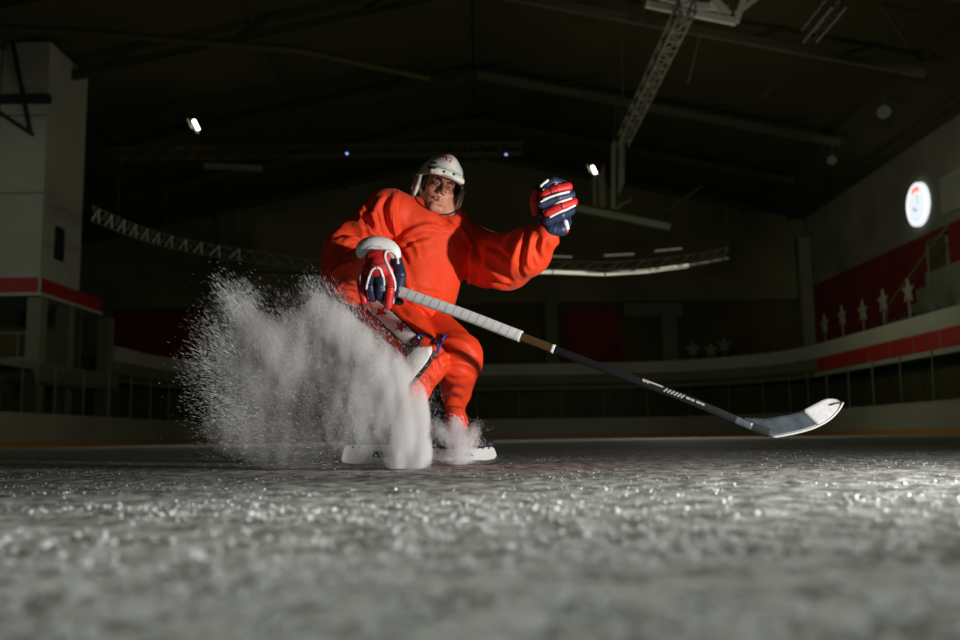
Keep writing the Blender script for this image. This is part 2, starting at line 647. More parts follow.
# --- parapet of the stands: pale top band, darker band under it, thin lip
par = ribbon('wall_parapet', [(1.0, 3.66), (.98, 4.30), (1.25, 4.32), (1.25, 3.66)], M['parapet'], y0l=41.0, y0r=20.0)
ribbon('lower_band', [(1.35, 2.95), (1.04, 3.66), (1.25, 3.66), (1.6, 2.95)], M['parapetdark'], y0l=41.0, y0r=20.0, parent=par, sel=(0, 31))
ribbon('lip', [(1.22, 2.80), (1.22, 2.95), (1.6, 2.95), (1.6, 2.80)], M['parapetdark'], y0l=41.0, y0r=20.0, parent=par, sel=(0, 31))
# red panels along the straight right hand side
for k in range(12):
    y1 = 44.4 - 2.0 * k
    MB().box((16.03, y1 - 1.95, 2.95), (16.22, y1, 3.66)).build('red_panel', M['bandred'], par)
    MB().box((16.03, y1 - 2.0, 2.95), (16.2, y1 - 1.95, 3.66)).build('panel_joint', M['parapetdark'], par)
MB().box((15.9, 20, 2.76), (16.25, 44.6, 2.95)).build('lip', M['parapet'], par)
MB().box((16.02, 20, 3.64), (16.25, 44.5, 3.67)).build('lip', M['parapet'], par)
# under the stand: dark wall
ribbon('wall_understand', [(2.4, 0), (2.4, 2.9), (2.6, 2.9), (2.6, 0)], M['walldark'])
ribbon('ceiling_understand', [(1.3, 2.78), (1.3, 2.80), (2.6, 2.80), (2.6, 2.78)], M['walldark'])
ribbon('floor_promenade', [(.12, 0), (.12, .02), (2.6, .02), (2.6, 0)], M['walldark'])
# seating decks rising behind the parapet
for k in range(4):
    d0 = 1.25 + 1.1 * k
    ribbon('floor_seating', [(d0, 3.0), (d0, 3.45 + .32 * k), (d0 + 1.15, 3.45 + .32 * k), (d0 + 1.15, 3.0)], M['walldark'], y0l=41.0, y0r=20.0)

# --- outer walls
def wall(name, lo, hi, m):
    return tag(MB().box(lo, hi).build(name, m), kind='structure')

wr = wall('wall_right', (22, 4, 9.75), (22.4, 62, 15.0), M['wallgrey'])
wall('wall_right_lower', (22, 4, 0), (22.4, 62, 9.75), M['wallred'])
we = wall('wall_back', (-26.5, 62, 0), (22.4, 62.4, 19), M['wallolive'])
wl = wall('wall_left', (-26.4, 40, 0), (-26, 62, 16), M['wallolive'])
wall('wall_left_near', (-21.4, 4, 0), (-21.0, 33.9, 16.0), M['wallolive'])
# flat panel coloured dark for the shaded end stand, its red wall pieces, columns and lintels
MB().box((-26, 61.90, 3.0), (22, 61.97, 8.95)).build('stand_dark_panel', M['walldark'], we)
for x0, x1, z0, z1 in ((-24.8, -17.4, 5.2, 8.8), (5.6, 9.4, 5.0, 8.6)):
    MB().box((x0, 61.80, z0), (x1, 61.90, z1)).build('red_panel', M['wallred'], we)
for x0, x1, z0, z1 in ((9.5, 13.4, 7.9, 8.8), (12.0, 13.0, 4.6, 7.9), (4.3, 5.15, 4.6, 10.2), (-17.4, -16.6, 4.6, 15.5), (-26, -24.6, 4.6, 10.0)):
    MB().box((x0, 61.2, z0), (x1, 61.9, z1)).build('column', M['parapetdark'], we)
MB().box((-26, 61.4, 8.95), (22, 61.9, 10.6)).build('lintel', M['wallolive'], we)
MB().box((21.1, 60.6, 4.2), (21.9, 61.4, 13.0)).build('column', M['parapetdark'], we)
# pale eight-sided star emblems standing above the parapet
def star_pts(r, r2=.42, n=5, ph=PI / 2):
    return [((r if k % 2 == 0 else r * r2) * math.cos(ph + PI * k / n), (r if k % 2 == 0 else r * r2) * math.sin(ph + PI * k / n)) for k in range(2 * n)]

names_star = ['leftmost of the stars along the right stand', 'second star from the far end of the right stand', 'third star from the far end of the right stand',
              'fourth star from the far end of the right stand', 'star nearest the white steps of the right stand']
for k, (px, py) in enumerate(((825, 324), (843, 316), (864, 311), (885, 301), (911, 291))):
    Y = 16.5 * F / (px - 480)
    c = at(px, py, Y); c[0] = 16.55
    r = .50
    poly = [(c[0], c[1] + a, c[2] + b) for a, b in star_pts(r)]
    mb = MB().prism(poly, (.06, 0, 0))
    st = tag(mb.build('star_emblem', M['starpaint'], origin=(c[0], c[1], c[2] - r)), 'pale painted star, ' + names_star[k], 'star emblem', 'stars above the right parapet')
    MB().box((c[0] + .02, c[1] - .03, 4.30), (c[0] + .05, c[1] + .03, c[2] - .1)).build('post', M['starpaint'], st)
nm2 = ['leftmost of the three pale stars over the far parapet', 'middle one of the three pale stars over the far parapet', 'rightmost of the three pale stars over the far parapet']
for k, (px, py) in enumerate(((693, 349), (711, 350), (724, 345))):
    c = at(px, py, 55.0)
    r = .50
    mb = MB().prism([(c[0] + a, c[1], c[2] + b) for a, b in star_pts(r)], (0, .06, 0))
    st = tag(mb.build('star_emblem', M['starpaint'], origin=(c[0], c[1], c[2] - r)), nm2[k], 'star emblem', 'stars above the far parapet')
    MB().box((c[0] - .03, c[1] + .01, 4.30), (c[0] + .03, c[1] + .04, c[2] - .1)).build('post', M['starpaint'], st)

# door-like portal and white stepped block of the right stand
portal = thing('stair_portal', 'dark doorway with thin pale frame high in the red right wall', 'doorway', (21.9, 43.9, 7.3))
for lo, hi in (((21.86, 42.95, 7.3), (21.98, 43.05, 9.35)), ((21.86, 44.8, 7.3), (21.98, 44.9, 9.35)), ((21.86, 42.95, 9.25), (21.98, 44.9, 9.35))):
    MB().box(lo, hi).build('frame', M['parapetdark'], portal)
MB().box((21.92, 43.05, 7.3), (21.99, 44.8, 9.25)).build('door_leaf', M['walldark'], portal)
steps = thing('stair_block', 'pale stepped concrete block with a handrail beside the red right wall', 'stairs', (20.8, 42.0, 4.0))
for k in range(5):
    MB().box((20.4, 39.0, 4.2 + .62 * k), (21.9, 46.0 - .95 * k, 4.2 + .62 * (k + 1))).build('step', M['parapetdark'], steps)
MB().tube([(20.3, 46.4, 6.2), (20.3, 41.6, 8.2), (20.3, 39.5, 9.0)], .035).build('handrail', M['parapetdark'], steps)
for y, z in ((46.2, 6.25), (43.8, 7.25), (41.6, 8.15)):
    MB().tube([(20.3, y, 4.2), (20.3, y, z)], .025).build('handrail_post', M['parapetdark'], steps)
# rows of seats in the right stand just under the steps
sid = 0
for row, (x, z) in enumerate(((18.0, 4.1), (19.2, 4.42))):
    for k in range(9):
        y = 32.5 + 1.05 * k + .3 * row
        s = thing('stadium_seat', 'dark plastic seat in the rows behind the right parapet', 'seat', (x, y, z), 'dark seats of the right stand')
        MB().box((x - .22, y - .22, z + .38), (x + .2, y + .22, z + .44)).build('seat_pan', M['seat'], s)
        MB().box((x + .18, y - .22, z + .42), (x + .24, y + .22, z + .95)).build('backrest', M['seat'], s)
        MB().box((x - .05, y - .05, z - .6), (x + .05, y + .05, z + .38)).build('pedestal', M['seat'], s)

# --- lit round club sign on the right wall
c = np.array([21.9, 45.5, 11.35])
sg = thing('illuminated_sign', 'round white lit club emblem on the grey upper right wall', 'lit sign', c)
def disc(cx, rx, rz, dy, dz, x0, x1, n=40):
    return MB().prism([(x0, c[1] + dy + rx * math.cos(2 * PI * k / n), c[2] + dz + rz * math.sin(2 * PI * k / n)) for k in range(n)], (x1 - x0, 0, 0))
disc(0, 1.10, 1.10, 0, 0, 21.82, 22.0).build('disc', M['signwhite'], sg)
ring = MB(); n = 48
for r0, r1 in ((.93, .97),):
    P = []
    for k in range(n):
        a = 2 * PI * k / n
        P += [(21.81, c[1] + r0 * math.cos(a), c[2] + r0 * math.sin(a)), (21.81, c[1] + r1 * math.cos(a), c[2] + r1 * math.sin(a))]
    ring.add(P, [(2 * k, 2 * k + 1, (2 * k + 3) % (2 * n), (2 * k + 2) % (2 * n)) for k in range(n)])
ring.build('ring', M['signpink'], sg)
for dy, dz, w, h in ((-.28, .70, .10, .11), (-.10, .76, .10, .11), (.08, .76, .10, .11), (.26, .70, .10, .11)):
    MB().box((21.80, c[1] + dy - w, c[2] + dz - h), (21.82, c[1] + dy + w, c[2] + dz + h)).build('red_lettering', M['signred'], sg)
mb = MB().prism([(21.80, c[1] + a, c[2] + b) for a, b in ((-.05, .45), (-.25, .40), (-.32, .1), (-.24, -.2), (-.18, .1), (-.12, .30))], (.02, 0, 0))
mb.prism([(21.80, c[1] + a, c[2] + b) for a, b in ((.35, -.05), (.1, -.10), (-.2, -.30), (-.1, -.42), (.2, -.36), (.36, -.25))], (.02, 0, 0))
mb.build('emblem_figure', M['signgrey'], sg)
mb = MB()
for k in range(7):
    a = PI * (1.2 + .1 * k)
    mb.box((21.80, c[1] + .78 * math.cos(a) - .06, c[2] + .78 * math.sin(a) - .05), (21.82, c[1] + .78 * math.cos(a) + .06, c[2] + .78 * math.sin(a) + .05))
mb.build('lower_lettering', M['signgrey'], sg)
# pale screen just cut by the right edge of the frame
sc = tag(MB().box((21.85, 41.2, 10.2), (22.0, 43.1, 12.0)).build('wall_screen', M['parapet'], origin=(21.9, 42, 10.2)), 'pale square panel on the right wall, cut by the frame beside the lit emblem', 'wall panel')

# --- the spectator box on the left
box = MB().box((-27, 34.0, 6.18), (-16.25, 37.4, 15.3)).build('wall_box', M['concrete']); box['kind'] = 'structure'
mb = MB()
for x in (-18.05, -20.6):
    mb.box((x - .02, 33.985, 6.18), (x + .02, 34.0, 15.3))
for z in (9.4, 12.4):
    mb.box((-27, 33.985, z - .02), (-16.25, 34.0, z + .02))
mb.build('panel_joint', M['walldark'], box)
MB().box((-16.27, 35.05, 7.1), (-16.22, 35.85, 8.4)).build('window', M['vent'], box)
MB().box((-27, 33.90, 5.62), (-16.17, 39.4, 6.18)).build('red_band', M['bandred'], box)
MB().box((-27, 33.85, 5.50), (-16.11, 39.5, 5.62)).build('lip', M['concrete'], box)
for x in (-18.6, -16.18):
    MB().box((x - .04, 33.87, 5.62), (x + .04, 33.91, 6.18)).build('band_joint', M['concrete'], box)
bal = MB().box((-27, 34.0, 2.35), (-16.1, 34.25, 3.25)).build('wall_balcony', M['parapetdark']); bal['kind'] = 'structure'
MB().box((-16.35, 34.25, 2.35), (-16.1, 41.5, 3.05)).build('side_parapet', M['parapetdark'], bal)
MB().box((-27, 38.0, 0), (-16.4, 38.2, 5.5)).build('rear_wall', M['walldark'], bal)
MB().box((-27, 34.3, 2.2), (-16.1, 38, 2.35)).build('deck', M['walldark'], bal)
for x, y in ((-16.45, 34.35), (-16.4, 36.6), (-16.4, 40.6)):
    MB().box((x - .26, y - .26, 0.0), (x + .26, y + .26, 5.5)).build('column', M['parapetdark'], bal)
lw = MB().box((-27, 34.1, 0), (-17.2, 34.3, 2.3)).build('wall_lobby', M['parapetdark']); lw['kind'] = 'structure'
MB().box((-18.2, 34.03, .1), (-17.25, 34.12, 2.0)).build('doorway', M['walldark'], lw)
rail = thing('balcony_rail', 'thin pale handrail across the dark balcony on the left', 'handrail', (-18, 34.1, 3.2))
MB().tube([(-27, 34.12, 4.15), (-16.7, 34.12, 4.15)], .04).build('top_rail', M['parapetdark'], rail)
for k in range(5):
    x = -17.0 - 1.6 * k
    MB().tube([(x, 34.12, 3.22), (x, 34.12, 4.15)], .03).build('baluster', M['parapetdark'], rail)
stair = thing('lobby_stair_rail', 'low dark stair railing below the balcony on the left', 'railing', (-17.5, 32.0, 0))
MB().tube([(-19, 32.3, 2.0), (-17.4, 32.3, 1.35), (-16.0, 32.3, 1.35)], .04).build('top_rail', M['parapetdark'], stair)
for x, z in ((-18.8, 1.9), (-18.2, 1.65), (-17.6, 1.4), (-17.0, 1.35), (-16.4, 1.35)):
    MB().tube([(x, 32.3, 0), (x, 32.3, z)], .035).build('baluster', M['walldark'], stair)
# bracket frame bolted to the box
br = thing('wall_bracket', 'dark triangular steel bracket high on the pale left box wall', 'bracket', (-18, 33.9, 11.8))
MB().bar((-19.5, 33.85, 13.0), (-16.1, 33.85, 13.0), .3, .3).build('arm', M['vent'], br)
MB().bar((-18.6, 33.85, 12.9), (-16.7, 33.85, 11.6), .14, .14).build('brace', M['vent'], br)
MB().bar((-17.6, 33.85, 15.2), (-16.8, 33.85, 11.7), .12, .12).build('brace', M['vent'], br)

# --- roof
def roof_z(x, lift=0.0):
    return 14.4 + .21 * (18 - abs(x)) + lift
XS = [-27, -18, -9, 0, 9, 18, 23]
V = [(x, y, roof_z(x, .9)) for y in (14.0, 63.0) for x in XS] + [(x, y, roof_z(x, 1.2)) for y in (14.0, 63.0) for x in XS]
n = len(XS); Fc = []
for i in range(n - 1):
    Fc.append((i, i + 1, n + i + 1, n + i)); Fc.append((2 * n + i, 3 * n + i, 3 * n + i + 1, 2 * n + i + 1))
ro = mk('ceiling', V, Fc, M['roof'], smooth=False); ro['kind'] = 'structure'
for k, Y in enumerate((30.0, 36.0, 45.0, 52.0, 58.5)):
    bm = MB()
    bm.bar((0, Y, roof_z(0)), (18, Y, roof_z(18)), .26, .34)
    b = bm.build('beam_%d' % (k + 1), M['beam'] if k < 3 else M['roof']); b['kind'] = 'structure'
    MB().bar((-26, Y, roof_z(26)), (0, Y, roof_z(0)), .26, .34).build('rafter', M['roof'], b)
    for x0, x1 in ((-26, 0), (0, 18)):
        for i in range(5):
            xa = x0 + (x1 - x0) * i / 5; xm = x0 + (x1 - x0) * (i + .5) / 5
            MB().bar((xa, Y, roof_z(xa)), (xm, Y, roof_z(xm, .85)), .10).build('web', M['roof'], b)
for k, x in enumerate((-18, -9, 0, 9, 18, 21)):
    p = MB().bar((x, 25, roof_z(x, .75)), (x, 62, roof_z(x, .75)), .2, .25).build('beam_%d' % (k + 6), M['roof']); p['kind'] = 'structure'
# pale bright end bracing on the nearest right beam
bc = thing('roof_bracing', 'bright pale steel bracing cut by the top edge above the truss', 'roof bracing', (6.9, 30, 13.2))
MB().bar(at(646, 4, 30.0), at(736, 22, 30.0), .18, .22).build('lower_chord', M['paleSteel'], bc)
MB().bar(at(736, 22, 30.0), at(746, -8, 30.0), .12, .2).build('post', M['paleSteel'], bc)
MB().bar(at(713, 0, 30.1), at(728, 16, 30.1), .16, .3).build('gusset', M['paleSteel'], bc)
MB().bar(at(736, 14, 30.3), at(764, -8, 30.3), .10, .16).build('brace', M['paleSteel'], bc)
MB().bar(at(660, -3, 30.2), at(700, 6, 30.2), .16, .2).build('upper_chord', M['paleSteel'], bc)
MB().bar(at(700, 6, 30.2), at(728, 9, 30.2), .16, .2).build('upper_chord', M['paleSteel'], bc)

# --- lattice trusses
def lattice(name, label, cat, a, b, w, n, r=.035, m=None, up=(0, 0, 1)):
    """a four-chord box truss from a to b"""
    m = m or M['truss']
    a = np.array(a, float); b = np.array(b, float)
    t = thing(name, label, cat, a)
    d = b - a; L = np.linalg.norm(d); d /= L
    u = np.array(up, float); s = np.cross(d, u); s /= np.linalg.norm(s); u = np.cross(s, d)
    cs = [(-1, -1), (1, -1), (1, 1), (-1, 1)]
    for i, j in cs:
        o = (s * i + u * j) * w / 2
        MB().tube([a + o, b + o], r, 6).build('chord', m, t)
    mb = MB()
    for k in range(n):
        p, q = a + d * L * k / n, a + d * L * (k + 1) / n
        for f in range(4):
            o1 = (s * cs[f][0] + u * cs[f][1]) * w / 2; o2 = (s * cs[(f + 1) % 4][0] + u * cs[(f + 1) % 4][1]) * w / 2
            if k % 2: o1, o2 = o2, o1
            mb.tube([p + o1, q + o2], r * .6, 5)
            mb.tube([p + o1, p + o2], r * .6, 5)
    mb.build('lacing', m, t)
    return t

lattice('lighting_truss', 'lattice truss hanging along the hall, left one of the two at top right', 'truss', (5.85, 24.5, 11.9), (5.85, 36.4, 11.9), .42, 18)
lattice('lighting_truss', 'lattice truss at the top right, shorter one nearer the right wall', 'truss', (10.05, 24.5, 12.0), (10.05, 26.9, 12.0), .40, 6)
cross = lattice('lighting_truss', 'long lattice truss spanning the hall behind the helmet', 'truss', (-17.4, 40, 12.75), (2.0, 40, 12.75), .45, 40, r=.035, m=M['roof'])
for p, q in (((10.05, 26.0, 12.2), (10.05, 26.0, 16.6)), ((5.85, 31, 12.2), (5.85, 31, 17)), ((5.85, 36, 12.1), (5.85, 36, 16.8))):
    o = tag(rod(p, q, .03).build('hanger_rod', M['beam'], origin=p), 'thin steel hanger holding a roof truss', 'hanger rod', 'hangers of the roof trusses')
# long pipe near the top left
tag(MB().tube([at(-20, 27, 30.5), at(85, 32, 31), at(300, 50, 32.5), at(430, 78, 34)], .13).build('ventilation_pipe', M['roof'], origin=at(-20, 27, 30.5)), 'long thin duct crossing the roof at the upper left', 'pipe')

# --- curved gantry with light strips hung under the roof
def arc_pt(t, z):
    """horizontal arc seen as the sagging line behind the player"""
    pts = [(95, 220, 0), (165, 247, 0), (250, 262, 0), (330, 272, 0), (440, 275, 0), (545, 272, 0), (630, 272, 0), (690, 266, 0), (728, 259, 0)]
    return pts
pix = [(92, 221, 33.0), (130, 236, 36.0), (165, 247, 39.5), (210, 256, 42.5), (270, 265, 44.5), (330, 272, 45.8), (440, 275, 46.6), (540, 272, 46.2), (620, 272.5, 45.6), (690, 266, 43.8), (729, 259, 41.8)]
arc = np.array([at(*p) for p in pix])
arcs = spline(arc, 61)
gan = thing('curved_gantry', 'curved hanging lattice gantry sweeping round behind the player, bright on its left end', 'gantry', arcs[0])
top = arcs + np.array([0, 0, .55]); inn = arcs + np.array([0, .5, .25])
for a_ in (arcs, top, inn):
    MB().tube(a_, .03, 6).build('chord', M['truss'], gan)
mb = MB()
for i in range(0, 60):
    mb.tube([arcs[i], top[i + 1]] if i % 2 else [top[i], arcs[i + 1]], .028, 5)
    mb.tube([inn[i], top[i + 1]], .02, 5)
mb.build('lacing', M['truss'], gan)
for i in range(0, 22):
    MB().tube([arcs[i], top[i]] if i % 2 else [arcs[i] + (0, 0, .05), top[i + 1]], .03, 5).build('pale_lacing', M['paleSteel'], gan)  # paler lacing that brightens the left end through its colour
for i in range(4, 61, 8):
    MB().tube([top[i], top[i] + np.array([0, 0, 6.0])], .012, 5).build('suspension_cable', M['roof'], gan)
seg = [((535, 272), (552, 272)), ((553.5, 272), (604, 274)), ((606, 274), (650, 271)), ((651, 270.6), (689, 265.6)), ((691, 265), (729, 258.6))]
tx = ['leftmost piece beside the sleeve', 'second piece from the sleeve', 'bright middle piece of the row', 'fourth piece from the sleeve', 'rightmost dim thin piece']
for k, ((a0, b0), (a1, b1)) in enumerate(seg):
    Y0, Y1 = 46.0 - .02 * k, 46.0 - .6 * max(0, k - 2)
    o = MB().bar(at(a0, b0, Y0), at(a1, b1, Y1), .10, .15 if k < 4 else .09).build('strip_light', M['strip'] if k < 4 else M['stripdim'], origin=at(a0, b0, Y0))
    tag(o, 'slim glowing strip light under the curved gantry, ' + tx[k], 'strip light', 'strip lights of the curved gantry')
for k, ((a0, b0), (a1, b1)) in enumerate((((545, 256), (572, 257)), ((604, 255.5), (634, 254)), ((655, 251), (682, 248.5)))):
    o = MB().bar(at(a0, b0, 46), at(a1, b1, 46), .08, .09).build('strip_light', M['stripdim'], origin=at(a0, b0, 46))
    tag(o, 'faint strip light above the bright row, ' + ('nearest the raised sleeve', 'middle of three', 'farthest from the sleeve')[k], 'strip light', 'faint upper strip lights')
# dark cable and steel frames below the gantry on the left
tag(MB().tube(spline([at(105, 249, 33.5), at(160, 262, 38), at(230, 270, 42), at(330, 274, 45), at(420, 275, 46)], 20), .05).build('sagging_cable', M['vent'], origin=at(105, 249, 33.5)), 'dark sagging cable below the bright gantry on the left', 'cable')

# --- floodlights
def floodlight(px, py, Y, label, k=1.0):
    c = at(px, py, Y)
    t = thing('floodlight', label, 'floodlight', c)
    ax = np.array([.55, -.3, -.8]); ax /= np.linalg.norm(ax)
    a, b = at(px - 3 * k, py - 6 * k, Y), at(px + 3 * k, py + 6 * k, Y)
    MB().bar(a, b, .22 * k, .16 * k).build('lamp_face', M['lamp'], t)
    off = at(px - 8 * k, py - 1, Y + .22) - c
    MB().bar(a + off * 1.0, b + off * 1.0, .22 * k, .10 * k).build('reflector', M['paleSteel'], t)
    MB().bar(a + off * .5 + (0, .1, .05), b + off * .5 + (0, .1, .05), .34 * k, .1).build('housing', M['vent'], t)
    MB().tube([a + off, at(px - 10 * k, py - 11 * k, Y + .2)], .05 * k).build('bracket', M['truss'], t)
    MB().tube([b + off * .7, at(px + 4 * k, py + 13 * k, Y + .2)], .05 * k).build('bracket', M['truss'], t)
    return t
floodlight(196, 125, 39.5, 'lit floodlight with bright lamp above the cross truss on the left', .72)
floodlight(594, 170, 41.0, 'small lit floodlight beside the raised glove', .62)
ul = tag(MB().bar(at(205, 166, 44), at(262, 169, 44), .3, .26).build('unlit_luminaire', M['parapetdark'], origin=at(205, 166, 44)), 'pale unlit lamp bar under the left floodlight', 'lamp')
for k, (px, py) in enumerate(((347, 153.5), (506, 154.5))):
    c = at(px, py, 39.7)
    t = tag(MB().sphere(c, .048, 10, 6).build('indicator_lamp', M['bluelamp'], origin=c), 'tiny blue lamp on the cross truss, ' + ('left of the helmet', 'right of the helmet')[k], 'indicator lamp', 'blue lamps on the cross truss')
    MB().tube([c + (0, 0, .06), c + (0, .1, .35)], .02, 6).build('bracket', M['beam'], t)

# --- hanging frames right of the raised glove
hf = thing('hanging_frame', 'pair of tall pale hanging panels above a sloping beam, right of the glove', 'hanging frame', at(618, 212, 40))
def quadpanel(px, Y, th, name, m):
    P = [at(x, y, Y) for x, y in px]
    MB().prism(P, (0, th, 0)).build(name, m, hf)
quadpanel([(611.5, 143), (616.5, 140), (615, 208), (611, 208)], 40, .1, 'panel', M['parapetdark'])
quadpanel([(619, 137), (624.5, 133), (624.5, 182), (618.5, 196)], 40.2, .1, 'panel', M['parapetdark'])
quadpanel([(598, 178), (604, 163), (606, 204), (600, 212)], 40.4, .1, 'panel', M['beam'])
quadpanel([(592, 178), (596, 172), (597, 212), (594, 216)], 40.4, .1, 'panel', M['beam'])
MB().bar(at(572, 207, 40.3), at(670, 227, 40.3), .2, .26).build('bottom_beam', M['parapetdark'], hf)
MB().bar(at(614, 212, 40.2), at(632, 196, 40.2), .07).build('brace', M['beam'], hf)
MB().bar(at(620, 200, 40.2), at(612, 217, 40.2), .07).build('brace', M['beam'], hf)
MB().bar(at(618, 205, 40.0), at(632, 200, 40.0), .07).build('brace', M['beam'], hf)
MB().tube([at(614, 141, 40), at(616, 100, 40.4)], .03).build('hanger', M['beam'], hf)
MB().tube([at(622, 135, 40), at(620, 96, 40.4)], .03).build('hanger', M['beam'], hf)
# round ducts and small dim fittings under the roof
for px, py, Y, r, lab in ((884, 112, 40, .30, 'dim round horn loudspeaker under the roof near the top right'), (832, 160, 44, .22, 'dim small loudspeaker under the roof left of the lit emblem')):
    c = at(px, py, Y)
    t = thing('horn_loudspeaker', lab, 'loudspeaker', c)
    MB().tube([c, c + np.array([.25, .5, .1])], [r, r * .3], 14).build('horn', M['parapetdark'], t)
    MB().tube([c + np.array([.2, .4, .1]), c + np.array([.2, .4, .9])], .03, 6).build('bracket', M['beam'], t)
for a, b, lab in (((665, 212, 46), (702, 186, 46), 'thin tie rod leaning under the roof right of the hanging panels'), ((760, 98, 39), (794, 68, 39), 'thin tie rod leaning between two roof beams'), ((882, 6, 33), (908, 45, 33), 'thin tie rod near the top right corner'),
                  ((701, 30, 36), (688, 84, 37), 'thin tie rod hanging below the bright bracing')):
    tag(rod(at(*a), at(*b), .045).build('tie_rod', M['beam'], origin=at(*a)), lab, 'tie rod')
# ================================================================== the ice
def ice_mat():
    m = bpy.data.materials.new('scraped_ice')
    m.use_nodes = True
    nt = m.node_tree; b = nt.nodes['Principled BSDF']
    tc = nt.nodes.new('ShaderNodeTexCoord')
    def noise(scale, det, st=(1, 1, 1)):
        mp = nt.nodes.new('ShaderNodeMapping'); mp.inputs['Scale'].default_value = st
        nt.links.new(tc.outputs['Object'], mp.inputs['Vector'])
        n = nt.nodes.new('ShaderNodeTexNoise'); n.inputs['Scale'].default_value = scale; n.inputs['Detail'].default_value = det
        nt.links.new(mp.outputs['Vector'], n.inputs['Vector'])
        return n
    n1 = noise(15, 8, (1, .7, 1)); n2 = noise(60, 4); n3 = noise(1.1, 3, (.6, 1.6, 1))
    def mad(src, k, prev=None):
        q = nt.nodes.new('ShaderNodeMath'); q.operation = 'MULTIPLY_ADD'; q.inputs[1].default_value = k; q.inputs[2].default_value = 0
        nt.links.new(src.outputs['Fac'], q.inputs[0])
        if prev: nt.links.new(prev.outputs[0], q.inputs[2])
        return q
    a = mad(n2, .5, mad(n1, 1.0))
    a2 = mad(n3, .22, mad(n2, .18, mad(n1, .60)))
    cr = nt.nodes.new('ShaderNodeValToRGB')
    cr.color_ramp.elements[0].position = .43; cr.color_ramp.elements[0].color = (.22, .23, .205, 1)
    cr.color_ramp.elements[1].position = .57; cr.color_ramp.elements[1].color = (.66, .67, .655, 1)
    nt.links.new(a2.outputs[0], cr.inputs['Fac'])
    nt.links.new(cr.outputs['Color'], b.inputs['Base Color'])
    b.inputs['Roughness'].default_value = .75
    b.inputs['Specular IOR Level'].default_value = .03
    bp = nt.nodes.new('ShaderNodeBump'); bp.inputs['Strength'].default_value = .7; bp.inputs['Distance'].default_value = .006
    nt.links.new(a.outputs[0], bp.inputs['Height']); nt.links.new(bp.outputs['Normal'], b.inputs['Normal'])
    return m
M['ice'] = ice_mat()


def ice_h(x, y):
    P = np.stack([x, y, np.zeros_like(x)], -1)
    near = np.clip(1 - (y - 3.0) / 6.0, 0.12, 1)
    h = .0016 * fbm(P * 34, 4, 3) + .0022 * fbm(P * np.array([7, 9, 1]), 3, 9)
    return h * near


ys = np.concatenate([np.linspace(.15, 6.5, 420), np.geomspace(6.55, 54, 60)])
us = np.concatenate([np.linspace(-1.2, -.62, 10), np.linspace(-.6, .6, 300), np.linspace(.62, 1.2, 10)])
Yg, Ug = np.meshgrid(ys, us, indexing='ij')
Xg = Ug * (Yg + .25)
Xg = np.where(np.abs(Ug) > 1.15, np.sign(Ug) * np.maximum(np.abs(Xg), 16), Xg)
Zg = ice_h(Xg.ravel(), Yg.ravel()).reshape(Xg.shape)
Zg -= .004
nr, nc = Xg.shape
ii = np.arange(nr * nc).reshape(nr, nc)
Fc = np.stack([ii[:-1, :-1], ii[:-1, 1:], ii[1:, 1:], ii[1:, :-1]], -1).reshape(-1, 4)
icefloor = mk('floor', np.stack([Xg, Yg, Zg], -1).reshape(-1, 3), Fc, M['ice'])
icefloor['kind'] = 'structure'
bk = MB().box((-16, -12, -.1), (16, .16, -.012)).build('floor_rear', M['ice']); bk['kind'] = 'structure'


def chunks(name, C, size, elong, dirs, material, jitter=.35):
    """a loose mass of small ice grains: each a squashed irregular octahedron with centre, size, stretch and direction"""
    n = len(C)
    base = np.array([(1, 0, 0), (-1, 0, 0), (0, 1, 0), (0, -1, 0), (0, 0, 1), (0, 0, -1)], float)
    T = np.array([(0, 2, 4), (2, 1, 4), (1, 3, 4), (3, 0, 4), (2, 0, 5), (1, 2, 5), (3, 1, 5), (0, 3, 5)])
    d = dirs / (np.linalg.norm(dirs, axis=1)[:, None] + 1e-9)
    r = RNG.normal(size=(n, 3)); s = np.cross(d, r); s /= np.linalg.norm(s, axis=1)[:, None] + 1e-9
    u = np.cross(d, s)
    L = base[None] * (1 + jitter * RNG.uniform(-1, 1, (n, 6, 1)))
    P = C[:, None] + size[:, None, None] * (L[..., 0:1] * (d * elong[:, None])[:, None] + L[..., 1:2] * s[:, None] + L[..., 2:3] * u[:, None] * .8)
    me = bpy.data.meshes.new(name)
    V = P.reshape(-1, 3)
    tri = (T[None] + (np.arange(n) * 6)[:, None, None]).reshape(-1, 3)
    me.vertices.add(len(V)); me.vertices.foreach_set('co', V.ravel())
    me.loops.add(tri.size); me.loops.foreach_set('vertex_index', tri.ravel().astype(np.int32))
    me.polygons.add(len(tri)); me.polygons.foreach_set('loop_start', np.arange(0, tri.size, 3, dtype=np.int32))
    me.polygons.foreach_set('loop_total', np.full(len(tri), 3, dtype=np.int32))
    me.update(calc_edges=True); me.validate()
    me.materials.append(material)
    o = bpy.data.objects.new(name, me); COL.objects.link(o); ORIG[o.name] = np.zeros(3)
    return o


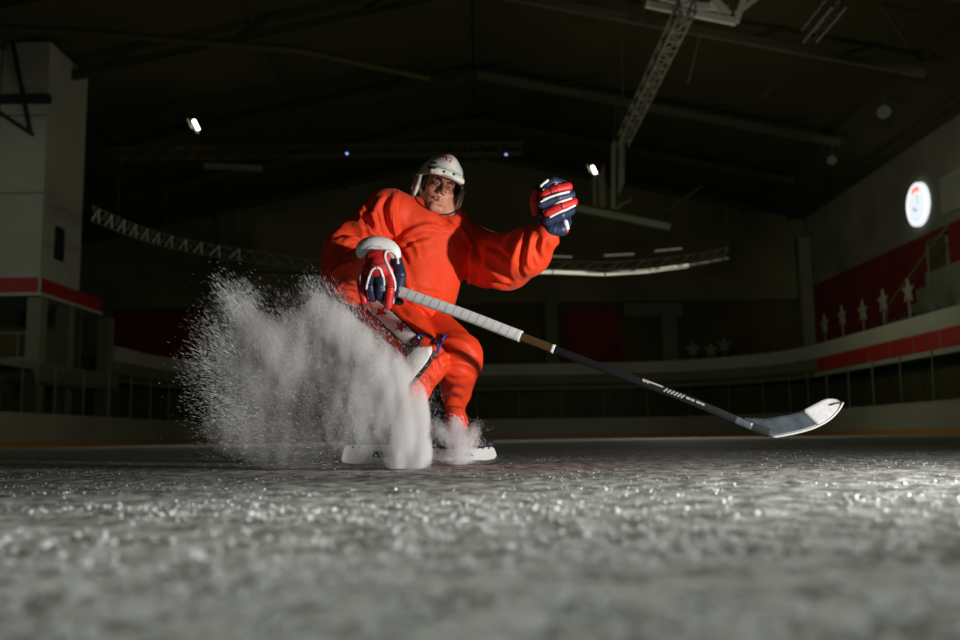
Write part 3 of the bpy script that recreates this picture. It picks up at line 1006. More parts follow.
n = 70000
yy = .42 * (7.5 / .42) ** (RNG.random(n) ** 1.15)
xx = RNG.uniform(-.62, .62, n) * (yy + .1)
P3 = np.stack([xx * 2.2, yy * 3.0, np.zeros(n)], -1)
keep = (fbm(P3, 3, 21) + RNG.uniform(-.7, .7, n)) > .35
xx, yy = xx[keep], yy[keep]; n = len(xx)
sz = (.0008 + .0040 * RNG.random(n) ** 5) * (1.05 + .10 * yy) * np.where(yy > 2.0, .36, .8)
big = RNG.random(n) < .006
sz[big] *= 1.7
m2 = 6500
y2 = .45 * (2.6 / .45) ** (RNG.random(m2) ** 1.5); x2 = RNG.uniform(-.62, .62, m2) * (y2 + .1)
k2 = (fbm(np.stack([x2 * 5, y2 * 7, np.zeros(m2)], -1), 2, 33) + RNG.uniform(-.4, .4, m2)) > .12
xx = np.concatenate([xx, x2[k2]]); yy = np.concatenate([yy, y2[k2]]); sz = np.concatenate([sz, (.0016 + .0055 * RNG.random(k2.sum()) ** 4) * np.clip(1.5 - .35 * y2[k2], .75, 1.5)]); n = len(xx)
m3 = 900
y3 = .42 * (1.3 / .42) ** RNG.random(m3); x3 = RNG.uniform(-.62, .62, m3) * (y3 + .1)
k3 = fbm(np.stack([x3 * 9, y3 * 9, np.zeros(m3)], -1), 2, 71) > .05
xx = np.concatenate([xx, x3[k3]]); yy = np.concatenate([yy, y3[k3]]); sz = np.concatenate([sz, .003 + .006 * RNG.random(k3.sum()) ** 2]); n = len(xx)
C3 = np.stack([xx, yy, ice_h(xx, yy) - .004 + sz * .45], -1)
dd = RNG.normal(size=(n, 3)); dd[:, 2] *= .25
crumbs = chunks('ice_shavings', C3, sz, 1 + 1.2 * RNG.random(n), dd, M['crumb'])
tag(crumbs, 'loose white ice shavings strewn over the scraped rink ice', 'ice shavings', kind='stuff')
# ================================================================== the player
FEET = np.array([at(400, 460, 4.25)[0], 4.25, 0.0])

# --- head frame: right (in the picture), forward (out of the face), up
HC = at(438.0, 190.5, 4.33)
yaw, pit, rol = math.radians(18), math.radians(-3), math.radians(16)
fw = np.array([math.sin(yaw), -math.cos(yaw), 0.0]); rt = np.array([math.cos(yaw), math.sin(yaw), 0.0]); up = np.array([0, 0, 1.0])
fw, up = fw * math.cos(pit) + up * math.sin(pit), up * math.cos(pit) - fw * math.sin(pit)
rt, up = rt * math.cos(rol) - up * math.sin(rol), up * math.cos(rol) + rt * math.sin(rol)
HR = np.stack([rt, fw, up], -1)


def hd(x, y, z):
    return HC + HR @ np.array([x, y, z], float)


# joints -------------------------------------------------------------
J = dict(
    neck=at(442, 214, 4.38), chest=at(431, 240, 4.42), waist=at(412, 292, 4.46), hips=at(400, 318, 4.50),
    rsh=at(389, 214, 4.29), rel=at(345, 266, 4.27), rwr=at(374, 254, 3.98),
    lsh=at(472, 240, 4.52), lel=at(506, 266, 4.26), lwr=at(550, 231, 4.03),
    rhip=at(386, 312, 4.48), rkn=at(422, 362, 4.06), ran=at(388, 438, 4.04),
    lhip=at(424, 322, 4.52), lkn=at(459, 352, 4.18), lan=at(456, 425, 4.47))

# --- the body, one surface
fl = HC - .17; fh = HC + .17
B = Field(np.array([-.95, 3.65, .02]), np.array([.60, 4.85, 1.62]), .009, fine=(fl, fh), hf=.0032)
B.ell(hd(0, -.015, .045), (.076, .097, .088), HR, k=0)
B.ell(hd(0, .022, -.030), (.062, .070, .088), HR, k=.03)
B.cone(hd(-.052, .0, -.055), hd(-.016, .072, -.104), .022, .020, .02)
B.cone(hd(.052, .0, -.055), hd(.016, .072, -.104), .022, .020, .02)
B.cone(hd(-.012, .078, -.103), hd(.012, .078, -.103), .020, .020, .015)
for s_ in (-1, 1):
    B.ell(hd(s_ * .043, .058, -.018), (.024, .024, .018), HR, k=.02)
    B.cone(hd(s_ * .012, .090, .030), hd(s_ * .046, .072, .028), .011, .010, .012)
    B.ell(hd(s_ * .031, .098, .008), (.017, .014, .012), HR, k=.012, op='sub')
    B.ell(hd(s_ * .076, -.015, -.005), (.008, .020, .032), HR, k=.008)
B.cone(hd(0, .088, .022), hd(0, .116, -.030), .008, .0115, .012)
for s_ in (-1, 1):
    B.ell(hd(s_ * .013, .101, -.034), (.0085, .011, .0085), HR, k=.008)
    B.cone(hd(s_ * .024, .088, -.062), hd(s_ * .003, .098, -.057), .0045, .0065, .006)
    B.cone(hd(s_ * .021, .088, -.064), hd(0, .096, -.071), .0045, .0075, .006)
B.cone(hd(-.026, .096, -.0635), hd(.026, .096, -.0635), .0022, .0022, .004, op='sub')
B.ell(hd(0, .095, -.085), (.020, .008, .006), HR, k=.008, op='sub')
B.cone(hd(0, -.03, -.05), J['neck'] - (0, 0, .03), .058, .066, .03)
B.chain([J['neck'], J['chest'], J['waist'], J['hips']], [.085, .150, .135, .150], .05, squash=((0, 1, .2), .75))
for a, b, c in (('rsh', 'rel', 'rwr'), ('lsh', 'lel', 'lwr')):
    B.chain([J[a], J[b], J[c]], [.062, .045, .030], .04)
for a, b, c in (('rhip', 'rkn', 'ran'), ('lhip', 'lkn', 'lan')):
    B.chain([J[a], J[b], J[c]], [.092, .056, .028], .03)
for a in ('ran', 'lan'):
    B.cone(J[a] + (-.03, 0, -.06), J[a] + (.07, 0, -.085), .030, .018, .03)
# hands inside the gloves: a palm, four fingers and a thumb each
RF = {  # right glove fingers (pixels, distance), from the little finger to the index finger
    'little': [(366, 269, 3.91), (361, 284, 3.87), (364, 301, 3.88)],
    'ring': [(373, 271, 3.89), (370, 287, 3.84), (373, 299, 3.87)],
    'middle': [(381, 271, 3.88), (380, 287, 3.83), (381, 299, 3.86)],
    'index': [(389, 271, 3.88), (390, 288, 3.83), (388, 306, 3.85)]}
RT = [(394, 256, 3.93), (400, 275, 3.88), (398, 293, 3.86)]
B.cone(J['rwr'], at(379, 268, 3.93), .032, .036, .02)
for q in list(RF.values()) + [RT]:
    B.chain([at(*p) for p in q], [.011, .010, .009], .006)
LF = {
    'index': [(562, 186, 4.07), (553, 182, 4.00), (542, 190, 3.97)],
    'middle': [(566, 192, 4.07), (556, 189, 3.99), (541, 197, 3.95)],
    'ring': [(570, 199, 4.07), (557, 197, 3.98), (541, 206, 3.95)],
    'little': [(573, 204, 4.07), (560, 207, 3.98), (546, 214, 3.96)]}
LT = [(545, 216, 4.08), (533, 208, 4.04), (534, 192, 4.00)]
B.cone(J['lwr'], at(558, 208, 4.06), .030, .036, .02)
for q in list(LF.values()) + [LT]:
    B.chain([at(555 + (p[0] - 555) * .68, 205 + (p[1] - 205) * .72, 4.03 + (p[2] - 4.03) * .6) for p in q], [.011, .010, .009], .006)
V, Fc = B.mesh(1)
person = mk('person', V, Fc, [M['skin'], M['lip']], origin=FEET)
tag(person, 'person in white helmet and orange jersey braking on skates, one gloved fist raised', 'person')
# lips take the second material
L = (V - HC) @ HR
cen = L[Fc].mean(1)
lipm = (np.abs(cen[:, 0]) < .025) & (cen[:, 1] > .078) & (np.abs(cen[:, 2] + .0635) < .0125 - .25 * np.abs(cen[:, 0])) & ~(np.abs(cen[:, 0]) > .023)
person.data.polygons.foreach_set('material_index', lipm.astype(np.int32))
FACE = bvh_of(V, Fc)

# eyes, brows, hair
for s_ in (-1, 1):
    e = MB().sphere(hd(s_ * .031, .077, .008), .0120, 16, 12).build('eye', M['eyewhite'], person, smooth=True)
    gz = np.array([-.10, 1, -.04]); gz /= np.linalg.norm(gz)
    MB().sphere(hd(s_ * .031, .077, .008) + HR @ (gz * .0070), (.0066, .0066, .0066), 12, 8).build('iris', M['iris'], e, smooth=True)
    br = MB().tube(spline([hd(s_ * .011, .1015, .0215), hd(s_ * .030, .0950, .0285), hd(s_ * .048, .079, .0245)], 8), [.0035, .0052, .0052, .0052, .005, .0045, .0035, .002], 8)
    br.build('eyebrow', M['hair'], person, smooth=True)
    MB().tube(spline([hd(s_ * .017, .0860, .004), hd(s_ * .026, .0890, -.0015), hd(s_ * .036, .0870, -.0015), hd(s_ * .046, .078, .004)], 8), .0036, 8).build('eyelid', M['skin'], person, smooth=True)
    # upper eyelid
    MB().tube(spline([hd(s_ * .017, .0865, .008), hd(s_ * .026, .0900, .0128), hd(s_ * .036, .0880, .0128), hd(s_ * .046, .078, .006)], 8), .0042, 8).build('eyelid', M['skin'], person, smooth=True)
hf_ = Field(HC - .16, HC + .16, .005)
hf_.ell(hd(0, -.020, .045), (.082, .101, .092), HR, k=0)
for s_ in (-1, 1):
    hf_.cone(hd(s_ * .072, .015, .03), hd(s_ * .070, .012, -.02), .010, .006, .01)
hf_.cone(hd(0, -.09, -.01), hd(0, -.075, -.06), .05, .03, .03)
hf_.box(hd(0, .12, .0), (.12, .085, .055), HR, rnd=.01, k=.01, op='sub')
v_, f_ = hf_.mesh(1)
mk('hair', v_, f_, M['hair'], person)

# --- helmet: shell, brim, ear guards, screws, number, strap, visor
H = Field(HC - .24, HC + .26, .0042)
o_c = (0, -.012, .051); o_r = (.113, .139, .118)
H.ell(hd(*o_c), o_r, HR, k=0)
H.ell(hd(0, -.005, .112), (.060, .118, .068), HR, k=.02)                       # raised crown ridge
H.cone(hd(-.070, .108, .048), hd(.070, .108, .048), .018, .018, .02)           # brow roll
H.box(hd(0, .119, .050), (.060, .014, .018), HR, rnd=.012, k=.02)
H.ell(hd(0, -.012, .040), (.101, .127, .106), HR, k=.004, op='sub')            # hollow
H.box(hd(0, .17, -.062), (.20, .150, .096), HR, rnd=.02, k=.008, op='sub')      # face opening
H.box(hd(0, -.05, -.19), (.20, .24, .135), HR, rnd=.02, k=.008, op='sub')      # lower rim
v_, f_ = H.mesh(1)
helmet = mk('helmet', v_, f_, M['helmet'], person)
helmet['label'] = 'scuffed white hockey helmet with two dark front screws'
HB = bvh_of(v_, f_)
for s_ in (-1, 1):
    E = Field(HC - .24, HC + .24, .0042)
    E.ell(hd(s_ * .108, -.002, -.012), (.018, .050, .062), HR, k=0)
    E.ell(hd(s_ * .120, -.002, -.010), (.012, .022, .030), HR, k=.004, op='sub')
    E.ell(hd(s_ * .090, -.002, -.012), (.020, .036, .050), HR, k=.004, op='sub')
    v_, f_ = E.mesh(1)
    mk('ear_guard', v_, f_, M['helmetpad'], helmet)
    MB().sphere(hd(s_ * .122, .018, .032), .007, 10, 6).build('screw', M['steel'], helmet, smooth=True)
    MB().sphere(hd(s_ * .123, -.030, .034), .006, 10, 6).build('screw', M['steel'], helmet, smooth=True)
    MB().tube(spline([hd(s_ * .110, .02, -.065), hd(s_ * .085, .052, -.098), hd(s_ * .040, .070, -.121), hd(0, .080, -.124)], 14), .0026, 8).build('chin_strap', M['black'], helmet, smooth=True)
for p in ((444, 171.8), (454, 174.4)):
    h = hit(HB, *p)
    if h: MB().sphere(h[0] + h[1] * .001, .0062, 10, 6).build('screw', M['vent'], helmet, smooth=True)
for a, b in (((428.5, 167.2), (435.5, 168.6)), ((431, 162.6), (437, 163.4)), ((441, 168.6), (446, 169.2))):
    pts = seam(HB, [a, b], 1, 6, .0)
    if len(pts) > 1: MB().tube(pts, .0052 if a[0] < 440 else .002, 8).build('vent', M['vent'], helmet, smooth=True)
for px, py in ((420, 163), (427, 160), (416, 172), (418.5, 167), (431.5, 174.5), (414, 180), (419, 176)):
    h = hit(HB, px, py)
    if h: MB().sphere(h[0], .0035, 8, 6).build('rivet', M['steel'], helmet, smooth=True)
# number on the front of the shell
GL = {'1': [[(0, .7), (.35, 1), (.35, 0)]], '2': [[(0, .8), (.15, 1), (.45, 1), (.6, .8), (.55, .55), (0, 0), (.62, 0)]], '7': [[(0, 1), (.6, 1), (.25, 0)]]}
for ch, x0, y0, sx, sy in (('1', 445.6, 160.6, 4.2, -3.8), ('2', 449.4, 161.6, 4.6, -3.8)):
    for st in GL[ch]:
        pts = seam(HB, [(x0 + a * sx, y0 + b * sy + a * sx * .22) for a, b in st], 1, 14, .0008)
        if len(pts) > 1: MB().tube(pts, .0022, 6).build('number', M['red'], helmet, smooth=True)
h1 = seam(HB, [(425, 174.2), (432, 174.6), (444, 176.5), (455, 180), (462, 185)], 1, 20, .0)
# visor: a clear curved shield hung from the brow
Vv = []; nu, nv = 25, 9
for i in range(nu):
    a = math.radians(-68 + 136 * i / (nu - 1))
    for j in range(nv):
        z = .044 - j / (nv - 1) * (.082 - .022 * abs(math.sin(a)) ** 2)
        Vv.append(hd(.110 * math.sin(a), -.004 + .142 * math.cos(a) + .010 * j / nv, z))
fc = [(i * nv + j, (i + 1) * nv + j, (i + 1) * nv + j + 1, i * nv + j + 1) for i in range(nu - 1) for j in range(nv - 1)]
vs = mk('visor', Vv, fc, M['visor'], helmet)
md = vs.modifiers.new('thickness', 'SOLIDIFY'); md.thickness = .0025
rim_ = MB().tube([Vv[i * nv + nv - 1] for i in range(nu)], .0014, 6).build('visor_rim', M['visor'], vs, smooth=True)

# --- jersey
Jf = Field(np.array([-.95, 3.72, .50]), np.array([.55, 4.85, 1.42]), .0075)
ta, tb = at(437, 226, 4.42), at(408, 300, 4.42)
Jf.cone(at(434, 236, 4.41), at(405, 312, 4.44), .185, .225, 0, squash=((.1, 1, .1), .68))
Jf.cone(at(424, 228, 4.36), at(412, 290, 4.34), .120, .140, .06)
Jf.cone(at(391, 211, 4.29), at(441, 221, 4.40), .100, .075, .05)
Jf.cone(at(441, 221, 4.40), at(474, 243, 4.46), .060, .085, .04)
Jf.ell(at(386, 211, 4.29), (.105, .10, .095), k=.04)
Jf.chain([at(384, 216, 4.29), at(347, 252, 4.28), at(344, 274, 4.25)], [.102, .108, .098], .04)
Jf.chain([at(344, 274, 4.25), at(362, 264, 4.07), at(372, 254, 3.98)], [.094, .070, .055], .04)
Jf.cone(at(346, 268, 4.30), at(352, 294, 4.36), .090, .085, .05)
Jf.chain([at(471, 246, 4.52), at(487, 260, 4.44), at(506, 262, 4.28), at(527, 252, 4.12), at(546, 236, 4.03)], [.098, .128, .126, .105, .062], .04)
# open hem, sleeve ends and neck
axis = (at(405, 312, 4.44) - at(434, 236, 4.41)); axis /= np.linalg.norm(axis)
hemn = axis + np.array([.05, .0, 0]); hemn /= np.linalg.norm(hemn)
Jf.cut(at(398, 321, 4.40), hemn, .0)
lw_ax = at(548, 233.5, 4.06) - at(527, 252, 4.15); lw_ax /= np.linalg.norm(lw_ax)
Jf.cone(at(541, 240, 4.09), at(549, 232.5, 4.05) + lw_ax * .06, .046, .050, .008, op='sub')
Jf.cone(at(424, 203, 4.31), at(452, 222, 4.28), .026, .026, .03)
Jf.cone(at(441, 220, 4.41), at(443, 200, 4.30), .055, .085, .012, op='sub')
V, Fc = Jf.mesh(2)
P4 = V * 1.0
N = vnormals(V, Fc)
V = V + N * (.0035 * fbm(P4 * np.array([9, 9, 6]), 3, 40) + .0016 * fbm(P4 * 26, 2, 44))[:, None]
folds = [
    # shoulder seam and pulls across the near shoulder
    ([(388, 196), (384, 208), (386, 222), (392, 236)], 2.6, -.016), ([(396, 192), (392, 208), (394, 226), (398, 240)], 3.4, .011),
    ([(380, 198), (374, 214), (376, 232), (384, 242)], 2.8, .012), ([(370, 205), (364, 218), (368, 236)], 2.4, -.012),
    ([(338, 227), (352, 224), (368, 230), (380, 240)], 3.2, .016), ([(334, 236), (352, 233), (366, 240)], 2.4, -.014),
    ([(342, 243), (356, 238), (372, 246)], 2.4, .010), ([(352, 214), (366, 220), (378, 236)], 2.2, -.011), ([(362, 206), (372, 216), (380, 230)], 2.0, .010),
    # drapes on the chest
    ([(398, 243), (410, 232), (424, 226), (440, 226)], 2.8, .008), ([(400, 250), (414, 240), (430, 236)], 2.2, -.008),
    ([(398, 256), (404, 272), (410, 292), (420, 316)], 3.6, .007), ([(392, 246), (402, 252), (408, 264)], 2.4, -.013),
    ([(402, 236), (414, 244), (420, 258)], 2.6, .008),
    ([(458, 224), (470, 244), (476, 262), (470, 284)], 2.4, .013), ([(466, 238), (472, 256), (466, 284), (456, 308)], 2.2, -.014),
    ([(476, 250), (472, 272), (462, 296), (452, 318)], 2.4, .012), ([(456, 300), (440, 304), (424, 320)], 3.0, .009), ([(452, 310), (438, 314), (430, 326)], 2.2, -.008),
    ([(405, 300), (420, 304), (436, 320)], 3.0, .008), ([(404, 284), (424, 292), (446, 296)], 3.4, .006), ([(412, 310), (424, 318), (434, 330)], 2.2, .008),
    ([(430, 224), (440, 228), (452, 227)], 2.0, .005), ([(448, 216), (454, 223), (458, 226)], 1.6, .006),
    # far sleeve
    ([(520, 240), (514, 256), (512, 272), (518, 284)], 3.0, .010), ([(528, 234), (522, 250), (520, 268), (524, 278)], 2.4, -.012),
    ([(534, 230), (530, 246), (528, 262), (532, 270)], 2.6, .011), ([(540, 236), (536, 248), (540, 262)], 2.0, -.009), ([(544, 238), (542, 250), (546, 258)], 1.8, .008),
    ([(482, 262), (498, 276), (514, 284)], 3.4, .009), ([(484, 278), (498, 284), (510, 286)], 2.4, -.008), ([(486, 246), (500, 252), (510, 264)], 3.0, -.010),
    # near elbow and cuff
    ([(336, 288), (346, 280), (356, 284)], 2.4, .010), ([(332, 272), (342, 266), (352, 262)], 2.6, .009), ([(338, 296), (348, 292), (358, 294)], 2.2, -.009),
]
V = sculpt(V, Fc, [(p, w_ * .85, a_ * 1.5) for p, w_, a_ in folds])
V = laplace(V, Fc, .35)
jersey = mk('jersey', V, Fc, M['jersey'], person)
jersey['label'] = 'loose orange jersey with long baggy sleeves'
JB = bvh_of(V, Fc)
for pts in ([(398, 191), (394, 206), (393, 222), (397, 240)], [(429, 205), (440, 215), (451, 221), (458, 224)]):
    q = seam(JB, pts, 1, 16, .0)
    if len(q) > 2: MB().tube(q, .0028 if pts[0][0] < 420 else .0045, 8).build('seam' if pts[0][0] < 420 else 'collar', M['jersey'], jersey, smooth=True)
ww = at(549, 233, 4.055)
RR = Matrix(np.stack([lw_ax, np.cross(lw_ax, (0, 0, 1)) / np.linalg.norm(np.cross(lw_ax, (0, 0, 1))), np.cross(lw_ax, np.cross(lw_ax, (0, 0, 1)))], -1).tolist())
ringp = [ww - lw_ax * .012 + np.array(RR @ Vector((0, .060 * math.cos(a), .060 * math.sin(a)))) for a in np.linspace(0, 2 * PI, 25)]
MB().tube(ringp, .006, 8, caps=False).build('sleeve_hem', M['jersey'], jersey, smooth=True)

Uf = Field(at(442, 222, 4.40) - .15, at(442, 222, 4.40) + .2, .007)
Uf.cone(at(443, 226, 4.40), at(445, 215, 4.37), .068, .062, 0)
v_, f_ = Uf.mesh(1)
mk('undershirt', v_, f_, M['black'], person)
# --- pants (long shells with a side stripe)
Pf = Field(np.array([-.75, 3.72, .10]), np.array([.25, 4.85, .98]), .0075)
Pf.cone(at(392, 310, 4.48), at(418, 318, 4.52), .165, .150, 0)
Pf.cone(at(384, 306, 4.44), at(424, 362, 4.06), .150, .096, .04)
Pf.cone(at(424, 364, 4.06), at(391, 432, 4.05), .090, .075, .03)
Pf.ell(at(426, 366, 4.03), (.085, .085, .085), k=.03)
Pf.cone(at(424, 322, 4.48), at(456, 356, 4.20), .115, .112, .03)
Pf.ell(at(459, 358, 4.17), (.105, .09, .11), k=.03)
Pf.cone(at(459, 364, 4.19), at(456, 392, 4.34), .100, .070, .03)
Pf.cone(at(456, 392, 4.34), at(455, 411, 4.42), .070, .042, .02)
Pf.cone(at(455, 411, 4.42), at(457, 423, 4.47), .042, .056, .015)
V, Fc = Pf.mesh(2)
N = vnormals(V, Fc)
V = V + N * (.003 * fbm(V * 11, 3, 60))[:, None]
pfolds = [
    ([(428, 352), (440, 342), (456, 340), (472, 346)], 2.4, .011), ([(432, 358), (446, 350), (462, 350), (476, 358)], 2.2, -.010),
    ([(440, 366), (452, 362), (466, 364), (478, 372)], 2.4, .009), ([(440, 392), (452, 390), (464, 394)], 2.0, .008), ([(440, 398), (450, 397), (462, 400)], 1.8, -.009),
    ([(442, 404), (452, 404), (462, 406)], 1.8, .008), ([(436, 340), (444, 352), (446, 368)], 2.0, .009), ([(430, 346), (436, 358), (440, 374)], 2.2, -.014),
    ([(446, 376), (456, 380), (468, 378)], 2.2, -.006), ([(406, 320), (420, 332), (432, 338)], 2.6, .010), ([(398, 306), (412, 320), (424, 328)], 2.2, -.010),
    ([(428, 372), (434, 380), (432, 390)], 2.2, .006), ([(356, 310), (372, 328), (390, 346)], 3.0, .009), ([(350, 316), (366, 334), (384, 350)], 2.4, -.008)]
V = sculpt(V, Fc, pfolds)
V = laplace(V, Fc, .35)
pants = mk('pants', V, Fc, M['pants'], person)
pants['label'] = 'orange hockey pants with a white starred side stripe'
PB = bvh_of(V, Fc)
def cloth(name, l, r, nu, nv, off, th, m, par):
    v, f = patch(PB, l, r, nu, nv, off, th)
    if len(f) < 2: return None
    return mk(name, v, f, m, par)
for nm_, l, r, off, m in (
        ('stripe_border', [(345.5, 289), (372, 315), (409, 350)], [(363, 286), (390, 308), (424, 339)], .003, M['black']),
        ('stripe', [(348, 290.5), (374, 314.5), (408, 346.5)], [(361, 288), (389, 310.5), (420, 338.5)], .005, M['stripe']),
        ('stripe_border', [(409, 347), (399, 370), (380, 400)], [(437, 351), (433, 361), (411, 388)], .003, M['black']),
        ('stripe', [(411, 348), (400, 370), (384, 398)], [(432, 347), (428, 360), (408, 385)], .005, M['stripe']),
        ('knee_strap', [(402, 348), (404, 352), (407, 357)], [(417, 337), (419, 340.5), (421, 345)], .009, M['black'])):
    cloth(nm_, l, r, 40, 14, off, .004, m, pants)
# stars on the stripe
for k, (cx, cy) in enumerate(((365.5, 299.5), (382, 313), (401, 327.5))):
    for nm_, r, off, m in (('star_outline', 6.6, .0062, M['black']), ('star', 4.4, .0078, M['starred'])):
        ph = math.radians(52 + 8 * k)
        pts = [(cx + a, cy - b) for a, b in star_pts(r, .40, 5, ph)]
        ctr = hit(PB, cx, cy)
        rows = []
        for q in pts:
            h = hit(PB, *q)
            if h is None or ctr is None: rows = None; break
            rows.append(h)
        if not rows: continue
        n_ = ctr[1] if ctr[1] @ (CAM - ctr[0]) > 0 else -ctr[1]
        top_ = [p + n_ * off for p, _ in rows]; bot_ = [p - n_ * .001 for p, _ in rows]
        v = top_ + bot_ + [ctr[0] + n_ * off]
        f = [(i, (i + 1) % 10, 20) for i in range(10)] + [(i, 10 + i, 10 + (i + 1) % 10, (i + 1) % 10) for i in range(10)]
        mk(nm_, v, f, m, pants, smooth=False)
# blue piping and lacing where the legs meet
for pts, m, r in (([(417, 337), (425, 335), (432, 338), (437, 346), (438, 354)], M['blue'], .006), ([(438, 350), (441, 342), (446, 336)], M['blue'], .006),
                  ([(436, 346), (440, 338), (443, 334)], M['black'], .008), ([(417, 335), (428, 336), (434, 344)], M['black'], .004)):
    q = seam(PB, pts, 1, 14, .003)
    if len(q) > 2: MB().tube(q, r, 8).build('piping', m, pants, smooth=True)

# --- gloves
GLP = []


def gl_part(name, build, m, par, h=.0042, sm=1):
    lo, hi = build[1] - .02, build[2] + .02
    f = Field(lo, hi, h)
    build[0](f)
    v, fc_ = f.mesh(sm)
    GLP.append((v, fc_))
    return mk(name, v, fc_, m, par)

def fchain(name, pts, rad, m, par, squash=None, k=.003):
    P = [at(*p) for p in pts]
    if k >= .02 and len(P) > 3:
        rad = list(spline([[q, 0, 0] for q in rad], 14)[:, 0]); P = list(spline(P, 14))
    A = np.array(P); R_ = max(rad) * 1.6
    return gl_part(name, (lambda f: f.chain(P, rad, k, **({'squash': squash} if squash else {})), A.min(0) - R_, A.max(0) + R_), m, par)

# right glove, hanging over the end of the stick
gr = fchain('glove', [(374, 254, 3.96), (379, 264, 3.91), (380, 276, 3.885)], [.040, .048, .048], M['navy'], person, None, .03)
gr['label'] = 'red, white and navy hockey glove gripping the stick'
fchain('cuff', [(361, 254, 3.95), (364, 247.5, 3.925), (372, 244.5, 3.905), (382, 245, 3.90), (391, 249, 3.90), (396, 256, 3.905)], [.018, .025, .028, .028, .025, .020], M['white'], gr, None, .02)
def back_panel(f):
    f.chain([at(371, 257.5, 3.865), at(385, 257.5, 3.86)], [.024, .024], .03, squash=((0, 1, 0), .7))
    f.chain([at(378, 257, 3.862), at(378, 268, 3.848)], [.028, .034], .03, squash=((0, 1, 0), .7))
    f.chain([at(368, 271, 3.852), at(378, 267, 3.846), at(389, 271, 3.846)], [.020, .026, .020], .03, squash=((0, 1, 0), .7))
gl_part('back_pad', (back_panel, at(364, 280, 3.86) - .06, at(393, 250, 3.86) + .06), M['red'], gr)
for nm_, m, rad in (('little', M['red'], [.019, .019, .016]), ('ring', M['navy'], [.019, .019, .016]), ('middle', M['navy'], [.019, .019, .016]), ('index', M['red'], [.020, .021, .018])):
    q = RF[nm_]
    a, b, c = [np.array(p) for p in q]
    o = fchain('finger', [tuple(a), tuple(b)], rad[:2], m, gr)
    fchain('finger_tip', [tuple(b * .88 + c * .12 + (0, 1.2, 0)), tuple(c)], [rad[1] * .98, rad[2]], m, o)
th_ = fchain('thumb', RT[:2], [.030, .028], M['navy'], gr)
fchain('thumb_tip', [(400, 279, 3.875), (397.5, 293, 3.86)], [.025, .020], M['navy'], th_)
fchain('palm', [(376, 290, 3.93), (392, 298, 3.92), (400, 302, 3.90)], [.026, .024, .016], M['black'], gr)
def glove_bvh():
    Vs = []; Fs = []; n0 = 0
    for v, f in GLP:
        Vs.append(v); Fs.append(f + n0); n0 += len(v)
    GLP.clear()
    return bvh_of(np.vstack(Vs), np.vstack(Fs))


def pipe_on(bv, pts, r, m, par, n=22):
    q = seam(bv, pts, 1, n, .001)
    if len(q) > 3:
        q = np.array(q)
        for _ in range(2): q[1:-1] = .5 * q[1:-1] + .25 * (q[:-2] + q[2:])
        MB().tube(q, r, 8).build('piping', m, par, smooth=True)


GB = glove_bvh()
for pts, d_, r in (([(386, 251.5), (384.5, 257), (387, 264), (391, 272), (394.5, 282), (395, 292), (393, 303)], 3.815, .0062),
                   ([(386, 251.5), (391, 251), (396.5, 256), (398, 264)], 3.875, .006),
                   ([(366.5, 289), (368.5, 279), (372, 270), (376, 267.5)], 3.812, .0055), ([(384, 291), (383.5, 280), (380.5, 270), (377, 267.5)], 3.808, .0055),
                   ([(363, 268), (360.5, 276), (360, 284)], 3.85, .003)):
    pipe_on(GB, pts, r * 1.05, M['white'], gr)
pipe_on(GB, [(370, 263), (378, 264.5), (386, 263)], .003, M['navy'], gr)
pipe_on(GB, [(366, 284), (371, 285), (378, 284)], .0018, M['black'], gr)
pipe_on(GB, [(384, 286), (390, 287.5), (395, 287)], .0018, M['black'], gr)
pipe_on(GB, [(364, 250), (372, 246), (381, 247)], .0016, M['tapedark'], gr)

# left glove, a raised fist
g2 = fchain('glove', [(552, 226, 4.06), (556, 210, 4.045), (556, 194, 4.04)], [.050, .068, .056], M['navy'], person, None, .03)
g2['label'] = 'red, white and navy hockey glove closed in a raised fist'
fchain('cuff', [(543, 224, 4.03), (552, 229, 3.99), (561, 229, 3.99), (566, 222, 4.02)], [.028, .034, .032, .026], M['navy'], g2)
fchain('cuff_patch', [(565.5, 222, 3.972), (567, 228, 3.975)], [.012, .012], M['white'], g2)
fchain('cuff_patch', [(566.5, 230.5, 3.975), (567, 231.5, 3.975)], [.008, .008], M['red'], g2)
for pts, rad, m in (([(563, 184, 4.0), (553, 182, 3.985), (545, 188, 3.975)], [.020, .024, .022], M['navy']),
                    ([(568, 187, 3.975), (557, 189.5, 3.955), (544.5, 195, 3.955)], [.021, .023, .021], M['red']),
                    ([(571, 195, 3.97), (558, 198, 3.945), (542, 204, 3.95)], [.021, .024, .021], M['navy']),
                    ([(573.5, 202, 3.965), (561, 206.5, 3.94), (548, 213.5, 3.95)], [.020, .023, .019], M['red'])):
    a, b, c = pts
    o = fchain('finger', [a, b], rad[:2], m, g2)
    b2 = tuple(np.array(b) * .86 + np.array(c) * .14)
    fchain('finger_tip', [b2, c], [rad[1] * .97, rad[2]], m, o)
fchain('back_pad', [(571, 211, 3.98), (561, 215, 3.955), (548, 221, 3.965)], [.020, .026, .024], M['navy'], g2)
fchain('thumb', [(536, 213, 4.03), (534, 203, 4.01), (536, 192, 3.995)], [.018, .018, .015], M['red'], g2)
fchain('thumb_tip', [(536.5, 190, 3.995), (545, 182.5, 3.985)], [.014, .013], M['black'], g2)
fchain('thumb_tip', [(541, 186, 3.962), (547.5, 180.5, 3.962)], [.0075, .0075], M['white'], g2)
GB = glove_bvh()
